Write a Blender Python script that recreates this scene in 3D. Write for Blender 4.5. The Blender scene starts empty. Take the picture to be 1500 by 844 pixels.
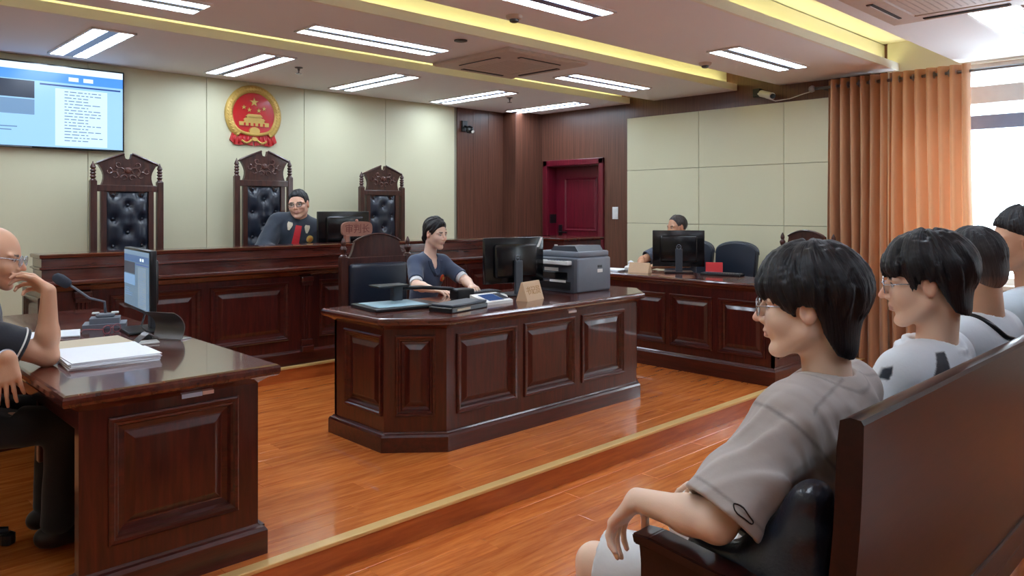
import bpy, bmesh, math, random
import numpy as np
from mathutils import Vector, Matrix

random.seed(7)
np.random.seed(7)
R = math.radians
PI = math.pi
SC = bpy.context.scene
COL = SC.collection

# ------------------------------------------------------------------ camera
cam_d = bpy.data.cameras.new('camera')
cam = bpy.data.objects.new('camera', cam_d)
COL.objects.link(cam)
cam_d.sensor_width = 36.0
cam_d.lens = 36.0 * 1110.0 / 1500.0
cam_d.shift_y = (305.0 - 422.0) / 1500.0
cam_d.clip_start = 0.05
cam.location = (0, 0, 1.5)
cam.rotation_euler = (R(90), 0, R(45.9 - 90.0))
SC.camera = cam

# ------------------------------------------------------------------ world (overcast daylight outside the windows)
wd = bpy.data.worlds.new('overcast_sky')
SC.world = wd
wd.use_nodes = True
wn = wd.node_tree.nodes
bg = wn['Background']
bg.inputs[0].default_value = (0.78, 0.90, 1.0, 1)
bg.inputs[1].default_value = 9.0

# ------------------------------------------------------------------ exposure
SC.view_settings.view_transform = 'Standard'
SC.view_settings.look = 'None'
SC.view_settings.gamma = 1.0
SC.view_settings.exposure = 0.52
SC.view_settings.use_curve_mapping = False
LAMP_STRENGTH = 18.0
COVE_STRENGTH = 5.5
try:
    SC.cycles.use_denoising = True
    SC.cycles.max_bounces = 10
    SC.cycles.diffuse_bounces = 5
    SC.cycles.sample_clamp_indirect = 6.0
except Exception:
    pass

# ------------------------------------------------------------------ materials
MATS = {}

def lin(c):
    return tuple((x / 255.0 / 12.92) if x / 255.0 <= 0.04045 else ((x / 255.0 + 0.055) / 1.055) ** 2.4 for x in c)

def new_mat(name):
    m = bpy.data.materials.new(name)
    m.use_nodes = True
    nt = m.node_tree
    b = nt.nodes['Principled BSDF']
    MATS[name] = m
    return m, nt, b

def node(nt, typ, **kw):
    n = nt.nodes.new(typ)
    for k, v in kw.items():
        setattr(n, k, v)
    return n

def plain(name, rgb, rough=0.5, metal=0.0, coat=0.0, spec=None, noise=0.06, scale=18.0, bump=0.0, bscale=200.0, sheen=0.0):
    m, nt, b = new_mat(name)
    c = lin(rgb)
    tc = node(nt, 'ShaderNodeTexCoord')
    nz = node(nt, 'ShaderNodeTexNoise')
    nz.inputs['Scale'].default_value = scale
    nz.inputs['Detail'].default_value = 3
    nt.links.new(tc.outputs['Object'], nz.inputs['Vector'])
    mx = node(nt, 'ShaderNodeMix', data_type='RGBA')
    mx.inputs[6].default_value = tuple(x * (1 - noise) for x in c) + (1,)
    mx.inputs[7].default_value = tuple(min(1, x * (1 + noise)) for x in c) + (1,)
    nt.links.new(nz.outputs['Fac'], mx.inputs[0])
    nt.links.new(mx.outputs[2], b.inputs['Base Color'])
    b.inputs['Roughness'].default_value = rough
    b.inputs['Metallic'].default_value = metal
    b.inputs['Coat Weight'].default_value = coat
    b.inputs['Coat Roughness'].default_value = 0.08
    if spec is not None:
        b.inputs['Specular IOR Level'].default_value = spec
    if sheen:
        b.inputs['Sheen Weight'].default_value = sheen
    if bump:
        n2 = node(nt, 'ShaderNodeTexNoise')
        n2.inputs['Scale'].default_value = bscale
        n2.inputs['Detail'].default_value = 2
        nt.links.new(tc.outputs['Object'], n2.inputs['Vector'])
        bp = node(nt, 'ShaderNodeBump')
        bp.inputs['Strength'].default_value = bump
        bp.inputs['Distance'].default_value = 0.01
        nt.links.new(n2.outputs['Fac'], bp.inputs['Height'])
        nt.links.new(bp.outputs['Normal'], b.inputs['Normal'])
    return m

def wood(name, dark, light, stretch, rough=0.25, coat=0.5, scale=1.0, vary=0.0, coat_rough=0.06):
    """streaky wood: noise stretched along the grain given by small values in stretch"""
    m, nt, b = new_mat(name)
    tc = node(nt, 'ShaderNodeTexCoord')
    mp = node(nt, 'ShaderNodeMapping')
    mp.inputs['Scale'].default_value = stretch
    info = node(nt, 'ShaderNodeObjectInfo')
    add = node(nt, 'ShaderNodeVectorMath', operation='ADD')
    mul = node(nt, 'ShaderNodeVectorMath', operation='SCALE')
    cmb = node(nt, 'ShaderNodeCombineXYZ')
    for i in range(3):
        nt.links.new(info.outputs['Random'], cmb.inputs[i])
    nt.links.new(cmb.outputs[0], mul.inputs[0])
    mul.inputs['Scale'].default_value = 37.0
    nt.links.new(tc.outputs['Object'], mp.inputs['Vector'])
    nt.links.new(mp.outputs[0], add.inputs[0])
    nt.links.new(mul.outputs[0], add.inputs[1])
    n1 = node(nt, 'ShaderNodeTexNoise')
    n1.inputs['Scale'].default_value = 6.0 * scale
    n1.inputs['Detail'].default_value = 6
    n1.inputs['Roughness'].default_value = 0.62
    n1.inputs['Distortion'].default_value = 0.4
    nt.links.new(add.outputs[0], n1.inputs['Vector'])
    rp = node(nt, 'ShaderNodeValToRGB')
    rp.color_ramp.elements[0].position = 0.3
    rp.color_ramp.elements[1].position = 0.72
    rp.color_ramp.elements[0].color = lin(dark) + (1,)
    rp.color_ramp.elements[1].color = lin(light) + (1,)
    nt.links.new(n1.outputs['Fac'], rp.inputs[0])
    out = rp.outputs[0]
    if vary:
        hs = node(nt, 'ShaderNodeHueSaturation')
        mr = node(nt, 'ShaderNodeMapRange')
        mr.inputs['To Min'].default_value = 1 - vary
        mr.inputs['To Max'].default_value = 1 + vary
        nt.links.new(info.outputs['Random'], mr.inputs['Value'])
        nt.links.new(mr.outputs[0], hs.inputs['Value'])
        nt.links.new(out, hs.inputs['Color'])
        out = hs.outputs[0]
    nt.links.new(out, b.inputs['Base Color'])
    b.inputs['Roughness'].default_value = rough
    b.inputs['Coat Weight'].default_value = coat
    b.inputs['Coat Roughness'].default_value = coat_rough
    bp = node(nt, 'ShaderNodeBump')
    bp.inputs['Strength'].default_value = 0.05
    bp.inputs['Distance'].default_value = 0.004
    nt.links.new(n1.outputs['Fac'], bp.inputs['Height'])
    nt.links.new(bp.outputs['Normal'], b.inputs['Normal'])
    return m

def glow(name, rgb, strength):
    m, nt, b = new_mat(name)
    b.inputs['Base Color'].default_value = (0.8, 0.8, 0.8, 1)
    b.inputs['Emission Color'].default_value = lin(rgb) + (1,)
    b.inputs['Emission Strength'].default_value = strength
    return m

MAHD, MAHL = (45, 13, 10), (84, 29, 21)
wood_z = wood('mahogany_upright', MAHD, MAHL, (7, 7, 0.7), 0.3, 0.45)
wood_x = wood('mahogany_along', MAHD, MAHL, (0.6, 7, 7), 0.3, 0.45)
wood_y = wood('mahogany_deep', MAHD, MAHL, (7, 0.6, 7), 0.3, 0.45)
top_x = wood('mahogany_top_along', (58, 22, 16), (98, 42, 30), (0.6, 6, 6), 0.22, 0.7)
top_y = wood('mahogany_top_deep', (58, 22, 16), (98, 42, 30), (6, 0.6, 6), 0.22, 0.7)
pew_wood = wood('pew_wood', (30, 11, 10), (50, 19, 16), (0.8, 6, 6), 0.28, 0.1)
pew_wood.node_tree.nodes['Principled BSDF'].inputs['Specular IOR Level'].default_value = 0.3
chair_wood = wood('chair_wood', (44, 22, 18), (82, 44, 34), (6, 6, 0.8), 0.35, 0.3)
wall_wood = wood('brown_veneer', (72, 42, 33), (116, 74, 57), (14, 14, 0.25), 0.38, 0.15, coat_rough=0.2)
door_wood = wood('door_red_wood', (84, 8, 26), (112, 16, 38), (8, 8, 0.4), 0.35, 0.2)
plank_wood = wood('orange_laminate', (176, 84, 30), (226, 134, 62), (0.5, 5, 5), 0.24, 0.5, vary=0.07, coat_rough=0.06)
riser_wood = wood('riser_laminate', (158, 74, 30), (200, 108, 50), (0.5, 5, 5), 0.28, 0.35)
gold = plain('brass_strip', (222, 184, 118), 0.35, 0.2)
joint = plain('dark_joint', (84, 44, 24), 0.6)
cream = plain('cream_panel', (214, 210, 178), 0.5, noise=0.02, scale=2)
cream_seam = plain('cream_seam', (150, 146, 128), 0.7)
paint = plain('ceiling_paint', (240, 241, 243), 0.7, noise=0.015, scale=2)
cove_paint = plain('cove_paint', (240, 238, 218), 0.7, noise=0.01)
lip_paint = plain('lip_paint', (240, 238, 226), 0.65, noise=0.01)
plaster = plain('pale_plaster', (224, 221, 206), 0.7, noise=0.02)
white_metal = plain('white_enamel', (232, 232, 230), 0.4)
white_plastic = plain('white_plastic', (226, 226, 222), 0.4)
grey_plastic = plain('grey_plastic', (112, 117, 127), 0.45)
slate_plastic = plain('slate_plastic', (62, 66, 74), 0.4)
black_plastic = plain('black_plastic', (18, 19, 22), 0.3)
gloss_black = plain('gloss_black', (10, 11, 14), 0.22, coat=0.1)
grey_metal = plain('grey_metal', (150, 152, 156), 0.3, 0.9)
dull_metal = plain('dull_metal', (96, 92, 90), 0.35, 0.7)
louvre_grey = plain('louvre_grey', (142, 156, 186), 0.35, 0.2)
leather = plain('black_leather', (28, 35, 48), 0.3, coat=0.25, bump=0.12, bscale=140)
paper = plain('white_paper', (236, 240, 246), 0.8, noise=0.02)
tan_paper = plain('buff_folder', (206, 192, 166), 0.8, noise=0.03)
tan_wood = plain('tan_plaque', (206, 172, 136), 0.5, noise=0.05)
rose_wood = plain('rose_plaque', (152, 100, 82), 0.4, noise=0.08)
gold_letter = plain('gold_letter', (172, 128, 70), 0.4, 0.2)
red_letter = plain('dark_red_letter', (110, 46, 36), 0.4)
em_red = plain('emblem_red', (196, 26, 32), 0.25, coat=0.3, noise=0.1)
em_gold = plain('emblem_gold', (214, 178, 96), 0.35, 0.25, noise=0.1)
red_card = plain('red_card', (196, 28, 36), 0.5)
steel_glass = None
lamp_glow = glow('lamp_tube', (222, 238, 255), LAMP_STRENGTH)
cove_glow = glow('cove_led', (255, 243, 172), COVE_STRENGTH)

def curtain_material():
    m, nt, b = new_mat('orange_curtain')
    tc = node(nt, 'ShaderNodeTexCoord')
    w = node(nt, 'ShaderNodeTexNoise')
    w.inputs['Scale'].default_value = 300
    nt.links.new(tc.outputs['Object'], w.inputs['Vector'])
    mx = node(nt, 'ShaderNodeMix', data_type='RGBA')
    mx.inputs[6].default_value = lin((182, 132, 92)) + (1,)
    mx.inputs[7].default_value = lin((202, 152, 112)) + (1,)
    nt.links.new(w.outputs['Fac'], mx.inputs[0])
    nt.links.new(mx.outputs[2], b.inputs['Base Color'])
    b.inputs['Roughness'].default_value = 0.6
    b.inputs['Sheen Weight'].default_value = 0.3
    tr = node(nt, 'ShaderNodeBsdfTranslucent')
    tr.inputs[0].default_value = lin((222, 158, 112)) + (1,)
    ms = node(nt, 'ShaderNodeMixShader')
    ms.inputs[0].default_value = 0.12
    nt.links.new(b.outputs[0], ms.inputs[1])
    nt.links.new(tr.outputs[0], ms.inputs[2])
    nt.links.new(ms.outputs[0], nt.nodes['Material Output'].inputs[0])
    return m
curtain_mat = curtain_material()

def glass_material(name, tint=(1, 1, 1), gloss=0.08):
    m, nt, b = new_mat(name)
    t = node(nt, 'ShaderNodeBsdfTransparent')
    t.inputs[0].default_value = tint + (1,)
    g = node(nt, 'ShaderNodeBsdfGlossy')
    g.inputs['Roughness'].default_value = 0.02
    ms = node(nt, 'ShaderNodeMixShader')
    ms.inputs[0].default_value = gloss
    nt.links.new(t.outputs[0], ms.inputs[1])
    nt.links.new(g.outputs[0], ms.inputs[2])
    nt.links.new(ms.outputs[0], nt.nodes['Material Output'].inputs[0])
    return m
glass = glass_material('window_glass', (0.97, 0.99, 1.0))
lens_glass = glass_material('lens_glass', (0.9, 0.93, 0.97), 0.12)

# ------------------------------------------------------------------ object helpers
WM = {}   # world matrix of everything that can be a parent

def tag(o, label=None, cat=None, group=None, kind=None):
    if label: o['label'] = label
    if cat: o['category'] = cat
    if group: o['group'] = group
    if kind: o['kind'] = kind
    return o

def thing(name, label, cat, loc=(0, 0, 0), rz=0.0, group=None):
    o = bpy.data.objects.new(name, None)
    COL.objects.link(o)
    o.empty_display_size = 0.1
    o.location = loc
    o.rotation_euler = (0, 0, rz)
    WM[o] = Matrix.Translation(Vector(loc)) @ Matrix.Rotation(rz, 4, 'Z')
    return tag(o, label, cat, group)

def link_mesh(name, me, m, parent=None, smooth=False):
    """me holds world coordinates; stored relative to the parent"""
    if parent is not None:
        me.transform(WM[parent].inverted())
    o = bpy.data.objects.new(name, me)
    COL.objects.link(o)
    if m is not None and not me.materials:
        me.materials.append(m)
    if parent is not None:
        o.parent = parent
        WM[o] = WM[parent].copy()
    else:
        WM[o] = Matrix.Identity(4)
    if smooth:
        me.polygons.foreach_set('use_smooth', [True] * len(me.polygons))
    return o

def obj(name, bm, m, parent=None, smooth=False, sharp=None):
    me = bpy.data.meshes.new(name)
    bmesh.ops.recalc_face_normals(bm, faces=bm.faces[:])
    bm.to_mesh(me)
    bm.free()
    o = link_mesh(name, me, m, parent, smooth or sharp is not None)
    if sharp is not None:
        try:
            me.set_sharp_from_angle(angle=R(sharp))
        except Exception:
            pass
    return o

def struct(name, bm, m, parent=None, **kw):
    o = obj(name, bm, m, parent, **kw)
    if parent is None:
        o['kind'] = 'structure'
    return o

def dup(root, loc, rz=0.0, label=None, group=None, scale=None):
    r = root.copy()
    COL.objects.link(r)
    r.location = loc
    r.rotation_euler = (0, 0, rz)
    if scale: r.scale = scale
    if label: r['label'] = label
    if group: r['group'] = group
    for ch in list(root.children):
        c = ch.copy()
        COL.objects.link(c)
        c.parent = r
        for g in list(ch.children):
            d = g.copy()
            COL.objects.link(d)
            d.parent = c
    return r

def BM():
    return bmesh.new()

def bx(bm, lo, hi, M=None):
    x0, y0, z0 = lo
    x1, y1, z1 = hi
    vs = [bm.verts.new(p) for p in ((x0, y0, z0), (x1, y0, z0), (x1, y1, z0), (x0, y1, z0), (x0, y0, z1), (x1, y0, z1), (x1, y1, z1), (x0, y1, z1))]
    for f in ((0, 3, 2, 1), (4, 5, 6, 7), (0, 1, 5, 4), (1, 2, 6, 5), (2, 3, 7, 6), (3, 0, 4, 7)):
        bm.faces.new([vs[i] for i in f])
    if M is not None:
        bmesh.ops.transform(bm, matrix=M, verts=vs)
    return vs

def bbx(bm, lo, hi, r=0.006, seg=2, M=None):
    """bevelled box"""
    t = bmesh.new()
    bx(t, lo, hi)
    bmesh.ops.bevel(t, geom=t.edges[:] , offset=r, segments=seg, affect='EDGES', profile=0.5)
    if M is not None:
        bmesh.ops.transform(t, matrix=M, verts=t.verts[:])
    merge(bm, t)

def merge(bm, t):
    me = bpy.data.meshes.new('tmp')
    t.to_mesh(me)
    t.free()
    bm.from_mesh(me)
    bpy.data.meshes.remove(me)

def lathe(bm, prof, c=(0, 0, 0), seg=16, M=None):
    """prof: (radius, z)"""
    rings = []
    allv = []
    for r, z in prof:
        ring = []
        for i in range(seg):
            a = 2 * PI * i / seg
            ring.append(bm.verts.new((c[0] + r * math.cos(a), c[1] + r * math.sin(a), c[2] + z)))
        rings.append(ring)
        allv += ring
    for a, b in zip(rings[:-1], rings[1:]):
        for i in range(seg):
            j = (i + 1) % seg
            bm.faces.new((a[i], a[j], b[j], b[i]))
    bm.faces.new(rings[0][::-1])
    bm.faces.new(rings[-1])
    if M is not None:
        bmesh.ops.transform(bm, matrix=M, verts=allv)

def tube(bm, pts, r, seg=8, closed=False):
    pts = [Vector(p) for p in pts]
    n = len(pts)
    rs = r if isinstance(r, (list, tuple)) else [r] * n
    rings = []
    up = Vector((0, 0, 1))
    prev = None
    for i, p in enumerate(pts):
        if closed:
            t = pts[(i + 1) % n] - pts[i - 1]
        else:
            t = pts[min(i + 1, n - 1)] - pts[max(i - 1, 0)]
        t.normalize()
        if prev is None:
            a = t.cross(up)
            if a.length < 0.1:
                a = t.cross(Vector((1, 0, 0)))
        else:
            a = prev - t * prev.dot(t)
        a.normalize()
        prev = a
        b = t.cross(a)
        rings.append([bm.verts.new(p + (a * math.cos(2 * PI * k / seg) + b * math.sin(2 * PI * k / seg)) * rs[i]) for k in range(seg)])
    m = n if closed else n - 1
    for i in range(m):
        A, B = rings[i], rings[(i + 1) % n]
        for k in range(seg):
            j = (k + 1) % seg
            bm.faces.new((A[k], A[j], B[j], B[k]))
    if not closed:
        bm.faces.new(rings[0][::-1])
        bm.faces.new(rings[-1])

def prism(bm, poly, z0, z1, M=None):
    """extrude a 2D polygon (x,y) from z0 to z1"""
    a = [bm.verts.new((p[0], p[1], z0)) for p in poly]
    b = [bm.verts.new((p[0], p[1], z1)) for p in poly]
    n = len(poly)
    for i in range(n):
        j = (i + 1) % n
        bm.faces.new((a[i], a[j], b[j], b[i]))
    bm.faces.new(a[::-1])
    bm.faces.new(b)
    if M is not None:
        bmesh.ops.transform(bm, matrix=M, verts=a + b)

def offset_poly(poly, d):
    """outward offset of a CCW polygon"""
    n = len(poly)
    out = []
    for i in range(n):
        p0, p1, p2 = Vector(poly[i - 1]), Vector(poly[i]), Vector(poly[(i + 1) % n])
        e1 = (p1 - p0).normalized()
        e2 = (p2 - p1).normalized()
        n1 = Vector((e1.y, -e1.x))
        n2 = Vector((e2.y, -e2.x))
        b = (n1 + n2)
        b = b / max(1e-6, (1 + n1.dot(n2)))
        out.append(p1 + b * d)
    return [(v.x, v.y) for v in out]

def sweep_poly(bm, poly, prof, cap=True):
    """prof: list of (outward offset, z) from bottom to top"""
    rings = []
    for off, z in prof:
        rings.append([bm.verts.new((x, y, z)) for x, y in offset_poly(poly, off)])
    n = len(poly)
    for A, B in zip(rings[:-1], rings[1:]):
        for i in range(n):
            j = (i + 1) % n
            bm.faces.new((A[i], A[j], B[j], B[i]))
    if cap:
        bm.faces.new(rings[0][::-1])
        bm.faces.new(rings[-1])

def rect_rings(bm, O, U, V, N, w, h, prof, cap=False):
    """concentric rectangle rings on a face: prof (inset, proud)"""
    O, U, V, N = Vector(O), Vector(U), Vector(V), Vector(N)
    rings = []
    for s, n in prof:
        rings.append([bm.verts.new(O + U * a + V * b + N * n) for a, b in ((s, s), (w - s, s), (w - s, h - s), (s, h - s))])
    for A, B in zip(rings[:-1], rings[1:]):
        for i in range(4):
            j = (i + 1) % 4
            bm.faces.new((A[i], A[j], B[j], B[i]))
    if cap:
        bm.faces.new(rings[-1])

def panel(root, O, U, V, N, w, h, mat=None, fr=0.038, rec=0.02):
    """raised and fielded panel in a moulded frame; O is the lower corner of the opening, on the rail surface"""
    b = BM()
    rect_rings(b, O, U, V, N, w, h, [(fr - 0.004, -rec), (fr, -rec + 0.004), (fr + 0.006, -rec + 0.005), (fr + 0.03, -0.004), (fr + 0.034, -0.003), (fr + 0.038, -0.003)], cap=True)
    p = obj('panel', b, mat or wood_z, root)
    b = BM()
    rect_rings(b, O, U, V, N, w, h, [(-0.012, -0.002), (-0.012, 0.009), (-0.006, 0.013), (0.004, 0.012), (0.010, 0.004), (0.018, 0.002), (0.026, -0.012), (fr, -0.016), (fr, -rec - 0.003)])
    obj('panel_frame', b, wood_x if abs(Vector(U).x) > 0.7 else wood_y, p)
    return p

def face_frame(bm, O, U, V, N, W, H, xs, z0, z1, t=0.022):
    """rails and stiles of thickness t behind the face plane around openings xs=[(x0,x1)] between z0 and z1"""
    O, U, V, N = Vector(O), Vector(U), Vector(V), Vector(N)
    def slab(a0, a1, b0, b1):
        if a1 - a0 < 1e-4 or b1 - b0 < 1e-4: return
        P = []
        for n in (-t, 0):
            for a, b in ((a0, b0), (a1, b0), (a1, b1), (a0, b1)):
                P.append(bm.verts.new(O + U * a + V * b + N * n))
        for f in ((0, 3, 2, 1), (4, 5, 6, 7), (0, 1, 5, 4), (1, 2, 6, 5), (2, 3, 7, 6), (3, 0, 4, 7)):
            bm.faces.new([P[i] for i in f])
    slab(0, W, 0, z0)
    slab(0, W, z1, H)
    cur = 0.0
    for x0, x1 in xs:
        slab(cur, x0, z0, z1)
        cur = x1
    slab(cur, W, z0, z1)

def text_mesh(body, size, m, name, M, parent, extrude=0.001, align='CENTER'):
    cu = bpy.data.curves.new(name, 'FONT')
    cu.body = body
    cu.size = size
    cu.extrude = extrude
    cu.align_x = align
    cu.align_y = 'CENTER'
    cu.resolution_u = 3
    t = bpy.data.objects.new(name, cu)
    COL.objects.link(t)
    dg = bpy.context.evaluated_depsgraph_get()
    me = bpy.data.meshes.new_from_object(t.evaluated_get(dg))
    bpy.data.objects.remove(t)
    me.transform(M)
    me.materials.clear()
    return link_mesh(name, me, m, parent)

def face_matrix(o, u, v):
    """text plane: x along u, y along v at o"""
    u, v = Vector(u).normalized(), Vector(v).normalized()
    n = u.cross(v)
    M = Matrix((u, v, n)).transposed().to_4x4()
    M.translation = Vector(o)
    return M

# ------------------------------------------------------------------ room shell
S = 0.115            # dais height
JS = 0.23            # judges' step
CZ = 2.76            # underside of the ceiling slabs
XW, YB = 7.38, 7.3   # right and back wall
XL, YF = -2.2, -3.6  # left and rear wall
STEP_Y, JSTEP_Y = 2.79, 5.577

# floors: sub-floor slab with separate laminate planks
b = BM(); bx(b, (XL, YF, -0.1), (XW, STEP_Y - 0.03, -0.008)); floor = struct('floor', b, joint)
b = BM(); bx(b, (XL, STEP_Y - 0.02, -0.1), (XW, YB, S - 0.008)); dais = struct('floor_dais', b, joint)

def plank_mesh(L, W):
    b = BM()
    e = 0.0012
    vs = [(-L / 2, -W / 2), (L / 2, -W / 2), (L / 2, W / 2), (-L / 2, W / 2)]
    lo = [b.verts.new((x, y, -0.008)) for x, y in vs]
    mi = [b.verts.new((x, y, -e)) for x, y in vs]
    hi = [b.verts.new((x - math.copysign(e, x), y - math.copysign(e, y), 0)) for x, y in vs]
    for A, B in ((lo, mi), (mi, hi)):
        for i in range(4):
            j = (i + 1) % 4
            b.faces.new((A[i], A[j], B[j], B[i]))
    b.faces.new(hi)
    me = bpy.data.meshes.new('plank')
    b.to_mesh(me); b.free()
    me.materials.append(plank_wood)
    return me
PW, PL = 0.125, 1.22
pm = plank_mesh(PL - 0.001, PW - 0.001)

def lay_planks(parent, x0, x1, y0, y1, z):
    row = 0
    y = y0
    while y < y1 - 0.01:
        w = min(PW, y1 - y)
        off = (row * 0.43) % 1.0 * PL
        x = x0 - off
        while x < x1 - 0.01:
            a, c = max(x, x0), min(x + PL, x1)
            if c - a > 0.02:
                if abs(c - a - PL) < 1e-3 and abs(w - PW) < 1e-3:
                    me = pm
                else:
                    me = plank_mesh(c - a - 0.001, w - 0.001)
                o = bpy.data.objects.new('plank', me)
                COL.objects.link(o)
                o.location = ((a + c) / 2, y + w / 2, z)
                o.parent = parent
            x += PL
        y += w
        row += 1
lay_planks(floor, -0.3, 7.3, 0.44, STEP_Y - 0.03, 0.0)
lay_planks(dais, 0.0, 7.36, STEP_Y + 0.02, JSTEP_Y, S)
b = BM(); bx(b, (XL, YF, -0.008), (XW, 0.44, 0)); bx(b, (XL, 0.44, -0.008), (-0.3, STEP_Y - 0.03, 0)); obj('floor_strip', b, riser_wood, floor)
b = BM(); bx(b, (XL, STEP_Y + 0.02, S - 0.008), (0.0, JSTEP_Y, S)); obj('floor_strip', b, riser_wood, dais)

# dais edge: riser board and brass nosing
b = BM(); bx(b, (XL, STEP_Y - 0.03, -0.008), (XW, STEP_Y - 0.012, S - 0.006)); tr = struct('trim_1', b, riser_wood)
b = BM(); bbx(b, (XL, STEP_Y - 0.036, S - 0.012), (XW, STEP_Y + 0.022, S + 0.006), 0.004); obj('nosing', b, gold, tr)

# judges' step
b = BM(); bx(b, (XL, JSTEP_Y, 0), (6.6, YB, JS)); js = struct('floor_bench_step', b, riser_wood)
b = BM(); bbx(b, (XL, JSTEP_Y - 0.008, JS - 0.014), (6.6, JSTEP_Y + 0.03, JS + 0.005), 0.003); obj('nosing', b, gold, js)
b = BM(); bx(b, (XL, 6.28, JS), (6.1, YB, 0.35)); obj('upper_stage', b, riser_wood, js)

# back wall: masonry, cream panels, brown veneer bay
b = BM(); bx(b, (XL, YB, 0), (XW + 0.2, YB + 0.15, 3.1)); wb = struct('wall_back', b, plaster)
x = 3.99 - 1.03 * 6
while x < 6.05:
    x1 = min(x + 1.03, 6.1)
    if x1 - x > 0.1:
        b = BM(); bbx(b, (x + 0.002, YB - 0.03, 0.2), (x1 - 0.002, YB + 0.002, CZ), 0.003, 1)
        obj('wall_panel', b, cream, wb)
    x += 1.03
b = BM(); bx(b, (XL, YB - 0.006, 0.2), (6.1, YB + 0.001, CZ)); obj('panel_backing', b, cream_seam, wb)
for i in range(3):
    x0 = 6.1 + i * 0.263
    b = BM(); bbx(b, (x0 + 0.001, YB - 0.022, 0), (x0 + 0.262, YB + 0.002, 3.0), 0.002, 1); obj('veneer_panel', b, wall_wood, wb)
# corner column
b = BM(); bbx(b, (6.89, 7.04, 0), (XW + 0.05, YB, 3.0), 0.004); struct('wall_corner_column', b, wall_wood)

# right wall with door recess and windows
WT = 0.24
b = BM()
bx(b, (XW, 6.92, 0), (XW + WT, YB + 0.15, 3.1))
bx(b, (XW, 6.04, 2.06), (XW + WT, 6.92, 3.1))
bx(b, (XW, 2.62, 0), (XW + WT, 6.04, 3.1))
wr = struct('wall_right', b, wall_wood)
WIN = [(0.98, 2.55), (-3.4, -2.3)]
b = BM()
edges = [2.62] + [e for w in WIN for e in (w[1], w[0])] + [YF]
for i in range(0, len(edges), 2):
    bx(b, (XW, edges[i + 1], 0), (XW + WT, edges[i], 3.1))
for y0, y1 in WIN:
    bx(b, (XW, y0, 0), (XW + WT, y1, 0.85))
    bx(b, (XW, y0, 2.74), (XW + WT, y1, 3.1))
obj('plastered_part', b, plaster, wr)
# cream upholstered panels on the right wall
ys = [2.66, 3.61, 4.60, 5.59]
zs = [0.12, 0.69, 1.32, 1.95, 2.58]
for i in range(3):
    for j in range(4):
        b = BM(); bbx(b, (XW - 0.035, ys[i] + 0.002, zs[j] + 0.002), (XW + 0.002, ys[i + 1] - 0.002, zs[j + 1] - 0.002), 0.003, 1)
        obj('wall_panel', b, cream, wr)
b = BM(); bx(b, (XW - 0.012, ys[0], zs[0]), (XW + 0.002, ys[-1], zs[-1])); obj('panel_backing', b, cream_seam, wr)
# window units
for i, (y0, y1) in enumerate(WIN):
    b = BM()
    t = 0.06
    X0, X1 = XW + 0.05, XW + 0.12
    bx(b, (X0, y0, 0.85), (X1, y0 + t, 2.74)); bx(b, (X0, y1 - t, 0.85), (X1, y1, 2.74))
    bx(b, (X0, y0 + t, 0.85), (X1, y1 - t, 0.91)); bx(b, (X0, y0 + t, 2.68), (X1, y1 - t, 2.74))
    bx(b, (X0, y0 + t, 2.40), (X1, y1 - t, 2.55))
    w = struct('window_%d' % (i + 1), b, white_metal)
    b = BM()
    ym = 1.54 if i == 0 else (y0 + y1) / 2
    bx(b, (X0 + 0.003, ym - 0.05, 0.91), (X1 - 0.003, ym + 0.02, 2.40)); obj('mullion', b, white_metal, w)
    b = BM(); bx(b, (X0 + 0.006, y0 + t, 2.18), (X0 + 0.05, y1 - t, 2.30)); obj('sash_rail', b, louvre_grey, w)
    for a, c, z0, z1 in ((y0 + t, ym - 0.05, 0.91, 2.40), (ym + 0.02, y1 - t, 0.91, 2.40), (y0 + t, y1 - t, 2.55, 2.68)):
        b = BM(); bx(b, (X0 + 0.03, a, z0), (X0 + 0.034, c, z1)); obj('pane', b, glass, w)
    b = BM(); bbx(b, (XW - 0.06, y0 - 0.04, 0.81), (XW + 0.06, y1 + 0.04, 0.852), 0.006); obj('window_sill', b, plaster, w)
# left and rear walls (behind and beside the camera)
b = BM(); bx(b, (XL - 0.15, YF, 0), (XL, YB + 0.15, 3.1)); struct('wall_left', b, cream)
b = BM(); bx(b, (XL - 0.15, YF - 0.15, 0), (XW + WT, YF, 3.1)); struct('wall_front', b, wall_wood)

# door
b = BM()
f = 0.06
for y0, y1, z0, z1 in ((5.965, 6.04, S, 2.13), (6.92, 6.995, S, 2.13), (5.965, 6.995, 2.055, 2.13)):
    bbx(b, (XW - 0.03, y0, z0), (XW + 0.03, y1, z1), 0.006)
bx(b, (XW, 6.04, S), (XW + 0.2, 6.05, 2.06)); bx(b, (XW, 6.91, S), (XW + 0.2, 6.92, 2.06)); bx(b, (XW, 6.05, 2.045), (XW + 0.2, 6.91, 2.06))
dr = struct('door_1', b, door_wood)
b = BM(); bx(b, (XW + 0.15, 6.05, S), (XW + 0.19, 6.91, 2.045)); obj('door_leaf', b, door_wood, dr)
for z0, z1 in ((0.3, 1.0), (1.2, 1.9)):
    b = BM(); rect_rings(b, (XW + 0.15, 6.2, z0), (0, 1, 0), (0, 0, 1), (-1, 0, 0), 0.56, z1 - z0, [(0, 0), (0.0, 0.006), (0.012, 0.012), (0.03, 0.002), (0.05, 0.006)], True)
    obj('door_panel', b, door_wood, dr)
b = BM(); bbx(b, (XW + 0.135, 6.80, 1.10), (XW + 0.15, 6.86, 1.28), 0.004); bbx(b, (XW + 0.11, 6.70, 1.17), (XW + 0.128, 6.85, 1.19), 0.005); bx(b, (XW + 0.12, 6.82, 1.165), (XW + 0.14, 6.84, 1.195)); obj('door_handle', b, black_plastic, dr)
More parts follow.
